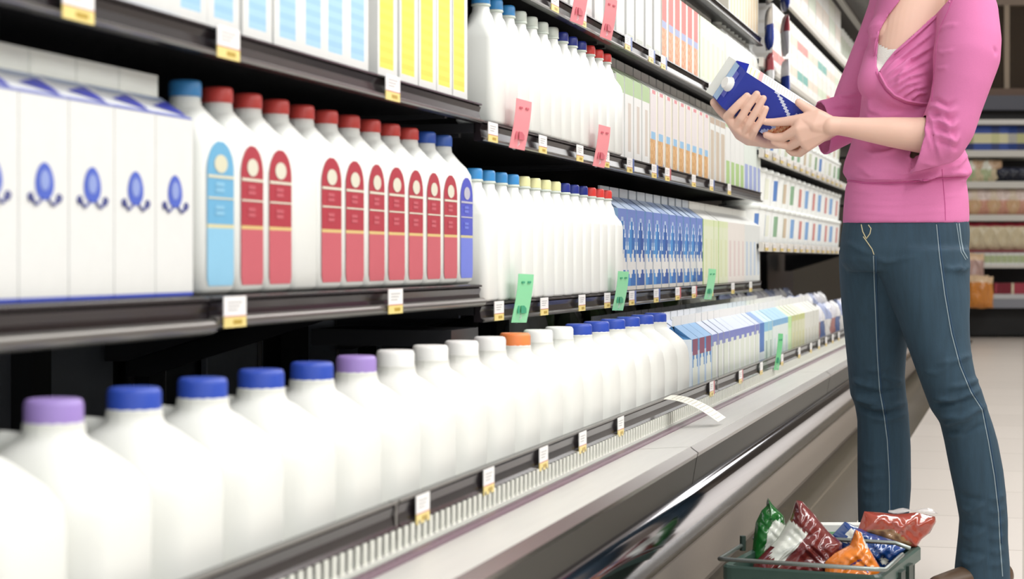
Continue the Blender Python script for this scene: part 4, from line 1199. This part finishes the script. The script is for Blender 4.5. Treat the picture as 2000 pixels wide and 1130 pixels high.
# crumples at the near elbow and along the sleeve
for k in range(7):
    y0 = 196 + 12 * k
    folds.append(([(1806 + 3 * k, y0 + 6), (1828 + 2 * k, y0 - 2 + 2 * k), (1850 + 3 * k, y0 + 10 + 2 * k), (1868 + k, y0 + 2 + k)], 3.6, .0058 if k % 2 else -.0042))
folds += [([(1812, 215), (1822, 240), (1828, 275), (1838, 312)], 4, .005), ([(1800, 232), (1810, 262), (1822, 300)], 4, .003), ([(1826, 206), (1845, 232), (1858, 270), (1856, 305)], 4, .004),
          ([(1827, 100), (1842, 104), (1864, 98)], 3, .0028), ([(1826, 132), (1836, 134), (1852, 132)], 2.5, .0028), ([(1834, 60), (1850, 50), (1872, 48)], 4, .002), ([(1940, 92), (1946, 100), (1944, 108)], 2.5, -.003),
          ([(1690, 62), (1706, 52), (1722, 44)], 3, .003), ([(1694, 82), (1708, 72), (1718, 70)], 3, .003), ([(1680, 96), (1694, 100), (1704, 106)], 3, .003),
          ([(1612, 196), (1645, 188), (1678, 182)], 4, .005), ([(1625, 214), (1650, 210), (1676, 212)], 4, -.004), ([(1640, 226), (1660, 226), (1678, 222)], 3, .003),
          ([(1600, 260), (1612, 285), (1619, 306)], 3, -.003)]
folds = [(p_, w_, a_ * 1.45) for p_, w_, a_ in folds]
folds += [([(1717, 142), (1732, 170), (1748, 186), (1770, 196), (1795, 201), (1820, 203)], 2.6, .0045), ([(1717, 150), (1732, 178), (1748, 194), (1770, 204), (1795, 209), (1818, 211)], 3.5, -.004),
          ([(1648, 352), (1690, 357), (1740, 357), (1790, 354), (1838, 349), (1895, 346)], 4, -.006), ([(1648, 343), (1690, 348), (1740, 348), (1790, 345), (1838, 340), (1895, 337)], 4, .006)]
fold(shirt_me, folds)
# open the neckline and the cuffs
NECK = [(1757, -60), (1757, 0), (1733, 30), (1718, 60), (1713, 85), (1711, 108), (1712, 128), (1716, 141), (1729, 122), (1745, 102), (1765, 84), (1792, 60), (1822, 34), (1853, 0), (1890, -60)]
def in_poly(x, y, q):
    r = False; j = len(q) - 1
    for i in range(len(q)):
        if (q[i][1] > y) != (q[j][1] > y) and x < (q[j][0] - q[i][0]) * (y - q[i][1]) / (q[j][1] - q[i][1]) + q[i][0]: r = not r
        j = i
    return r
def near_poly(x, y, q):
    best = None; bd = 1e9
    for i in range(len(q) - 1):
        ax_, ay = q[i]; vx, vy = q[i + 1][0] - ax_, q[i + 1][1] - ay
        t = max(0, min(1, ((x - ax_) * vx + (y - ay) * vy) / (vx * vx + vy * vy)))
        p = (ax_ + vx * t, ay + vy * t); dd = math.dist((x, y), p)
        if dd < bd: bd = dd; best = p
    return best, bd
bm = bmesh.new(); bm.from_mesh(shirt_me)
dead = []
for f in bm.faces:
    c = f.calc_center_median()
    v = c - CAM; d_ = v.dot(FWD); x_, y_ = 1000 + F * v.dot(RGT) / d_, HOR - F * v.z / d_
    if y_ < 150 and in_poly(x_, y_, NECK) and f.normal.dot(FWD) < .15 and d_ < 4.22: dead.append(f); continue
    if y_ < -76 and f.normal.z > .5: dead.append(f); continue
    for c1, ax_, r_ in ((nc1, nax, .050), (fc1, fax, .056)):
        q = c - c1; al = q.dot(ax_)
        if -.024 < al < .045 and f.normal.dot(ax_) > .80 and (q - ax_ * al).length < r_ * 1.15: dead.append(f); break
bmesh.ops.delete(bm, geom=dead, context='FACES')
for v in bm.verts:
    if v.is_boundary:
        q = v.co - CAM; d_ = q.dot(FWD); x_, y_ = 1000 + F * q.dot(RGT) / d_, HOR - F * q.z / d_
        if y_ < 160 and d_ < 4.2 and 1700 < x_ < 1880:
            (p, bd) = near_poly(x_, y_, NECK)
            if bd < 8: v.co = W(p[0], p[1], d_)
for _ in range(8):
    mv = {}
    for v in bm.verts:
        if v.is_boundary and v.co.z < W(1800, 190, 4.2).z:
            nb_ = [e.other_vert(v).co for e in v.link_edges if e.is_boundary]
            if len(nb_) == 2: mv[v] = v.co * .4 + (nb_[0] + nb_[1]) * .3
    for v, c in mv.items(): v.co = c
bm.to_mesh(shirt_me); bm.free()

# ---- body
Bd = Solid()
rows_b = [r_ for r_ in torso_rows if r_[0] < 300]
torso(Bd, .006, rows_b); bust(Bd, .006)
Bd.loft([ring_px(280, 1674, 1866, T, .084), ring_px(420, 1670, 1864, T, .088), ring_px(490, 1668, 1862, T, .088)])
Bd.hull([(W(1815, -70, 4.2), .055), (W(1806, -110, 4.18), .052)]); Bd.hull([(W(1806, -110, 4.18), .052), (W(1798, -150, 4.15), .055)])
hd = W(1785, -215, 4.13)
Bd.hull([(hd + UP * .03, .088), (hd + UP * .0 + RGT * .02 + FWD * .01, .085), (hd - UP * .055 - RGT * .025 - FWD * .015, .045), (hd - UP * .02 - RGT * .02 - FWD * .02, .068)])
fdir = (-RGT * .8 - FWD * .55 - UP * .35).normalized()
Bd.hull([(hd - UP * .005 + fdir * .080, .010), (hd - UP * .03 + fdir * .094, .011)]); Bd.hull([(hd - UP * .058 + fdir * .066, .012), (hd - UP * .064 + fdir * .062, .012)])
sd = fdir.cross(UP).normalized()
for s_ in (-1, 1): Bd.hull([(hd + sd * s_ * .084 + UP * .01, .012), (hd + sd * s_ * .082 - UP * .025, .010)])
ar = [(p, r_ * .66) for p, r_ in near_sleeve]; Bd.chain(ar)
Bd.chain([(W(1842, 268, 4.03), .044), (W(1785, 262.5, 4.045), .0375), (W(1742, 258, 4.052), .033), (W(1700, 253.5, 4.06), .0272), (W(1665, 249, 4.066), .0225), (W(1640, 246, 4.07), .0205), (W(1622, 246, 4.072), .0215)])
ar = [(p, r_ * .66) for p, r_ in far_sleeve]; Bd.chain(ar)
Bd.chain([(W(1664, 232, 4.39), .036), (W(1610, 250, 4.34), .031), (W(1550, 268, 4.27), .026), (W(1505, 272, 4.215), .0215), (W(1490, 270, 4.20), .021)])
fd_ = face_depth
# near (left) hand: palm, four fingers over the front, thumb over the upper side
def bl(px, py, d, r): return (W(px, py, d), r)
wr = [bl(1622, 238, 4.072, .014), bl(1620, 254, 4.078, .014)]
kn = [bl(1565, 233, 4.086, .0125), bl(1559, 252, 4.082, .0125), bl(1566, 271, 4.088, .012), bl(1577, 286, 4.098, .011)]
Bd.hull(wr + [kn[0], kn[1]]); Bd.hull(wr + [kn[1], kn[2]]); Bd.hull([wr[1], kn[2], kn[3], bl(1612, 262, 4.09, .013)])
Bd.hull(wr + [bl(1598, 226, 4.078, .014), kn[0], bl(1590, 245, 4.078, .018)])
Bd.chain([kn[0], bl(1535, 237, fd_(1535, 237) - .016, .0105), bl(1512, 238.5, fd_(1512, 238) - .0105, .0090), bl(1496, 238, fd_(1496, 238) - .0085, .0078)])
Bd.chain([kn[1], bl(1532, 267, fd_(1532, 267) - .018, .0105), bl(1512, 268.5, fd_(1512, 268) - .012, .0092), bl(1497, 263.5, fd_(1497, 263) - .009, .0080)])
Bd.chain([kn[2], bl(1543, 285, fd_(1543, 285) - .012, .0100), bl(1524, 282, fd_(1524, 282) - .010, .0088), bl(1511, 276, fd_(1511, 276) - .009, .0076)])
Bd.chain([kn[3], bl(1562, 299, 4.125, .0090), bl(1548, 298, 4.135, .0080), bl(1540, 293, 4.137, .0068)])
Bd.chain([bl(1608, 232, 4.08, .016), bl(1588, 220, 4.086, .0130), bl(1572, 209, 4.092, .0108), bl(1560, 200, 4.094, .0088)])
# far (right) hand: fingers come up over the front from below, thumb behind the gable
kf = [bl(1421, 228, fd_(1421, 228) - .002, .0108), bl(1436, 247, fd_(1436, 247) - .002, .0108), bl(1451, 259, fd_(1451, 259) - .001, .0104), bl(1467, 267, fd_(1467, 267) + .002, .0096)]
tips = [(1459, 187, .0078), (1478, 183.5, .0080), (1491, 192, .0077), (1496, 212, .0070)]
mids = [(1443, 203, .0090), (1461, 207, .0091), (1476, 218, .0088), (1486, 235, .0078)]
m2 = [(1430, 217, .0097), (1447, 230, .0097), (1462, 241, .0092), (1475, 253, .0083)]
for q, (tx, ty, tr), (mx_, my_, mr), (nx_, ny_, nr_) in zip(kf, tips, mids, m2):
    Bd.chain([q, bl(nx_, ny_, fd_(nx_, ny_) - .013, nr_), bl(mx_, my_, fd_(mx_, my_) - .013, mr), bl(tx, ty, fd_(tx, ty) - .008, tr)])
pf = [bl(1446, 262, 4.165, .014), bl(1462, 272, 4.17, .014), bl(1485, 272, 4.19, .017)]
Bd.hull([kf[0], kf[1], pf[0], bl(1432, 238, 4.18, .012)]); Bd.hull([kf[1], kf[2], pf[0], pf[1]]); Bd.hull([kf[2], kf[3], pf[1], pf[2]]); Bd.hull(pf + [bl(1450, 250, 4.19, .014)])
Bd.chain([bl(1452, 252, 4.195, .016), bl(1424, 229, 4.21, .0135), bl(1406, 212, 4.205, .0118), bl(1395, 200, 4.19, .0098)])
# legs inside the jeans, and feet
Bd.chain([bl(1800, 480, 4.19, .055), bl(1830, 620, 4.135, .045), bl(1866, 760, 4.1, .04), bl(1905, 900, 4.1, .034), bl(1922, 1010, 4.1, .028), bl(1918, 1120, 4.1, .026)])
Bd.chain([bl(1712, 470, 4.25, .06), bl(1714, 640, 4.28, .045), bl(1718, 780, 4.3, .035), bl(1728, 920, 4.3, .034), bl(1727, 1070, 4.3, .026)])
body_me = Bd.fuse(.0017, 3)
shift_mesh(body_me, root0); body_me.materials.append(SKIN)
person = link('person', body_me, None, root0)
tag(person, 'person in pink wrap top and blue jeans reading a blue carton in hands', 'person')
for s_ in (-1, 1):     # eyes
    b = MB(); c = hd + UP * .012 + fdir * .078 + sd * s_ * .030 - root0
    b.lathe([(.0001, -.011), (.007, -.008), (.011, 0), (.007, .008), (.0001, .011)], mat('eye_white', '#EDEDED', .2), 14, c); b.build('eye', person)
H = Solid(); hb = hd - fdir * .02 + UP * .03
H.hull([(hb, .098), (hb - fdir * .03, .095)]); H.hull([(hb - fdir * .06, .07), (hb - fdir * .07 - UP * .12, .055)])
hm_ = H.fuse(.005, 3); shift_mesh(hm_, root0); hm_.materials.append(mat('brown_hair', '#4A3224', .5, noise=.3, nscale=60, stretch=(8, 8, .6))); link('hair', hm_, person)

tmp_bvh = BVHTree.FromPolygons([v.co.copy() for v in shirt_me.vertices], [tuple(p.vertices) for p in shirt_me.polygons])
def cast(bvh, px, py, lift=.001):
    dirv = (W(px, py, 1) - CAM).normalized()
    h = bvh.ray_cast(CAM, dirv)
    return h[0] - dirv * lift if h[0] is not None else None
def seam_tube(bvh, pts, r, m, name, parent, step=3.0, lift=.0006):
    P_ = []
    for a, c in zip(pts[:-1], pts[1:]):
        n = max(1, int(math.dist(a, c) / step))
        for k in range(n + (c == pts[-1])):
            t = k / n; h = cast(bvh, a[0] + (c[0] - a[0]) * t, a[1] + (c[1] - a[1]) * t, lift)
            if h is not None and (not P_ or (h - root0 - P_[-1]).length < .05): P_.append(h - root0)
    if len(P_) < 3: return None
    b = MB(); b.tube(P_, r, m, 6); return b.build(name, parent)
shift_mesh(shirt_me, root0); shirt_me.materials.append(PINK)
shirt = link('wrap_top', shirt_me, person)
so = shirt.modifiers.new('thick', 'SOLIDIFY'); so.thickness = .0022; so.offset = -1
PINKD = mat('pink_hem', '#C75E98', .8)
def off_(pts, dx_, dy_): return [(x + dx_, y + dy_) for x, y in pts]
seam_tube(tmp_bvh, [(1717, 142), (1722, 152), (1732, 170), (1748, 186), (1770, 196), (1795, 201), (1817, 203)], .0028, PINK, 'wrap_hem', shirt)
seam_tube(tmp_bvh, [(1711, 140), (1717, 158), (1728, 176), (1744, 191), (1768, 202), (1795, 207), (1815, 208)], .0012, PINKD, 'hem_stitch', shirt)
seam_tube(tmp_bvh, [(1652, 352), (1690, 357), (1740, 357), (1790, 354), (1838, 348), (1889, 346)], .0022, PINKD, 'waist_seam', shirt)
seam_tube(tmp_bvh, [(1840, 330), (1843, 365), (1846, 400), (1847, 430)], .0010, PINKD, 'side_seam', shirt)
seam_tube(tmp_bvh, [(1864, -10), (1852, 20), (1838, 50), (1830, 82), (1827, 115), (1823, 160), (1820, 198)], .0010, PINKD, 'arm_seam', shirt)
# neckline binding and the white camisole under it
b = MB(); bp_ = []
for x_, y_ in NECK[1:-1]:
    h = cast(tmp_bvh, x_ - 3 if x_ < 1730 and y_ < 128 else x_ + 2.5, y_ + 3 if x_ > 1716 else y_, .0005)
    if h is not None: bp_.append(h - root0)
b.tube(bp_, .0026, PINK, 8); b.build('neck_binding', shirt)
cs = Solid(); torso(cs, .0035, [r_ for r_ in torso_rows if r_[0] < 300]); bust(cs, .0035); cme = cs.fuse(.004, 4)
CAMI = [(1700, 84), (1713, 83), (1722, 90), (1738, 97), (1752, 97), (1770, 88), (1785, 130), (1740, 165), (1700, 150)]
bm = bmesh.new(); bm.from_mesh(cme); dead = []
for f in bm.faces:
    c = f.calc_center_median(); v = c - CAM; d_ = v.dot(FWD); x_, y_ = 1000 + F * v.dot(RGT) / d_, HOR - F * v.z / d_
    if not (in_poly(x_, y_, CAMI) and f.normal.dot(FWD) < .1 and d_ < 4.25): dead.append(f)
bmesh.ops.delete(bm, geom=dead, context='FACES'); bm.to_mesh(cme); bm.free()
shift_mesh(cme, root0); cme.materials.append(mat('white_lace', '#F4F2EC', .8, bump=.8, bscale=500))
link('camisole', cme, person)

# ---- jeans
J = Solid()
J.loft([ring_px(y, a, c, 4.2, t, skew=.015) for y, a, c, t in ((415, 1652, 1889, .112), (432, 1647, 1892, .115), (455, 1643, 1894, .118), (485, 1640, 1892, .122), (510, 1641, 1891, .118), (530, 1655, 1885, .10))])
near_leg = [(485, 1700, 1890, 4.17, .105), (516, 1704, 1891, 4.165, .105), (550, 1722, 1890, 4.155, .10), (581, 1738, 1891, 4.145, .095), (620, 1754, 1890, 4.135, .088), (658, 1768, 1891, 4.125, .082), (691, 1780, 1894, 4.115, .078), (730, 1794, 1902, 4.105, .072),
            (768, 1808, 1917, 4.10, .070), (800, 1820, 1927, 4.10, .068), (826, 1838, 1936, 4.10, .066), (860, 1846, 1946, 4.10, .064), (917, 1857, 1957, 4.10, .062), (960, 1866, 1962, 4.10, .060), (1014, 1876, 1966, 4.10, .058), (1050, 1873, 1966, 4.10, .058), (1104, 1867, 1970, 4.10, .060), (1136, 1865, 1971, 4.10, .062)]
back_leg = [(485, 1641, 1800, 4.24, .105), (520, 1641, 1795, 4.25, .105), (560, 1643, 1790, 4.26, .10), (600, 1646, 1785, 4.27, .095), (640, 1650, 1776, 4.28, .088), (670, 1653, 1769, 4.285, .082), (700, 1656, 1767, 4.29, .078), (736, 1659, 1765, 4.30, .074), (770, 1662, 1768, 4.30, .070),
            (790, 1671, 1771, 4.30, .068), (820, 1676, 1774, 4.30, .066), (870, 1676, 1777, 4.30, .064), (949, 1676, 1778, 4.30, .060), (1001, 1677, 1774, 4.30, .058), (1040, 1678, 1772, 4.30, .057), (1085, 1678, 1776, 4.30, .058)]
J.loft([ring_px(y, a, c, d, t) for y, a, c, d, t in near_leg]); J.loft([ring_px(y, a, c, d, t) for y, a, c, d, t in back_leg])
jme = J.fuse(.0052, 4)
jf = [([(1645, 470), (1690, 492), (1706, 497)], 5, .003), ([(1706, 500), (1730, 512), (1790, 500)], 5, .003), ([(1880, 515), (1868, 528), (1840, 522)], 5, .004), ([(1893, 518), (1880, 528), (1862, 524)], 4, .005)]
for k, (y, a, c, am) in enumerate([(745, 1662, 1715, .006), (762, 1680, 1763, -.005), (778, 1664, 1730, .008), (790, 1690, 1770, .007), (800, 1676, 1740, -.006), (812, 1700, 1772, .005), (735, 1720, 1764, .005), (716, 1690, 1740, .003)]):
    jf.append(([(a, y + (6 if k % 2 else -4)), ((a + c) / 2, y + 6), (c, y + (-4 if k % 2 else 12))], 5, am))
for k, (y, a, c, am) in enumerate([(700, 1830, 1900, .004), (716, 1800, 1860, .003), (748, 1850, 1912, .006), (768, 1820, 1915, .007), (784, 1812, 1900, -.006), (800, 1825, 1925, .008), (818, 1836, 1905, .006), (832, 1840, 1930, -.004), (846, 1845, 1890, .004)]):
    jf.append(([(a, y + 10), ((a + c) / 2, y + (14 if k % 2 else 4)), (c, y - 8)], 5, am))
for k in range(6):
    y = 960 + 26 * k
    jf.append(([(1868, y), (1890 + 6 * (k % 2), y + 12), (1925, y + (-4 if k % 2 else 16))], 5, .004 if k % 2 else -.003)); jf.append(([(1962, y + 5), (1945, y + 14), (1930, y + 12)], 5, .003))
    jf.append(([(1680, y - 60), (1700, y - 52), (1730, y - 58)], 5, .002))
jf = [(p_, w_, a_ * 1.5) for p_, w_, a_ in jf]
fold(jme, jf)
jb = BVHTree.FromPolygons([v.co.copy() for v in jme.vertices], [tuple(p.vertices) for p in jme.polygons])
shift_mesh(jme, root0); jme.materials.append(JEAN)
jeans = link('jeans', jme, person)
TH1, TH2 = mat('pale_stitch', '#8FA0A8', .8), mat('tan_stitch', '#C9BE98', .8); JD = mat('denim_seam', '#26425A', .85)
seam_tube(jb, [(1706, 499), (1708, 560), (1711, 626), (1714, 700), (1718, 762), (1727, 813), (1733, 860), (1737, 930), (1738, 1000)], .0013, TH1, 'inner_seam', jeans)
seam_tube(jb, [(1710, 500), (1713, 626), (1716, 700), (1721, 762), (1730, 813), (1736, 860), (1739, 930), (1740, 1000)], .0024, JD, 'inner_seam', jeans)
seam_tube(jb, [(1829, 438), (1835, 500), (1845, 575), (1858, 650), (1875, 715), (1896, 765), (1918, 800), (1930, 860), (1942, 930), (1950, 1000), (1953, 1060), (1958, 1125)], .0013, TH1, 'outer_seam', jeans)
seam_tube(jb, [(1832, 438), (1838, 500), (1848, 575), (1861, 650), (1878, 715), (1899, 765), (1921, 800), (1933, 860), (1945, 930), (1953, 1000), (1956, 1060)], .0024, JD, 'outer_seam', jeans)
seam_tube(jb, [(1873, 436), (1877, 470), (1881, 490), (1889, 504)], .0018, TH1, 'pocket_stitch', jeans)
seam_tube(jb, [(1868, 436), (1873, 470), (1877, 492), (1886, 507)], .0012, TH1, 'pocket_stitch', jeans)
seam_tube(jb, [(1682, 438), (1685, 452), (1692, 466), (1699, 456), (1701, 446), (1696, 439)], .0012, TH2, 'fly_stitch', jeans)
seam_tube(jb, [(1686, 462), (1692, 470), (1703, 486), (1707, 497)], .0012, TH2, 'fly_stitch', jeans)
seam_tube(jb, [(1835, 470), (1836, 478)], .0018, TH2, 'rivet', jeans)
# ---- shoes
SH = mat('brown_leather', '#5A4636', .4, noise=.1, nscale=20)
for px, d, yw in ((1918, 4.10, .1), (1727, 4.30, 0)):
    c = W(px, HOR, d); c.z = 0
    fwd_ = (-RGT * .85 - FWD * .5).normalized()
    s_ = Solid(); s_.hull([(c - fwd_ * .05 + UP * .035, .034), (c + fwd_ * .03 + UP * .035, .034), (c + UP * .06, .036)])
    s_.hull([(c + fwd_ * .03 + UP * .035, .034), (c + fwd_ * .13 + UP * .026, .025), (c + fwd_ * .10 + UP * .028, .028)])
    sm_ = s_.fuse(.004, 2); shift_mesh(sm_, root0); sm_.materials.append(SH); link('shoe', sm_, person)
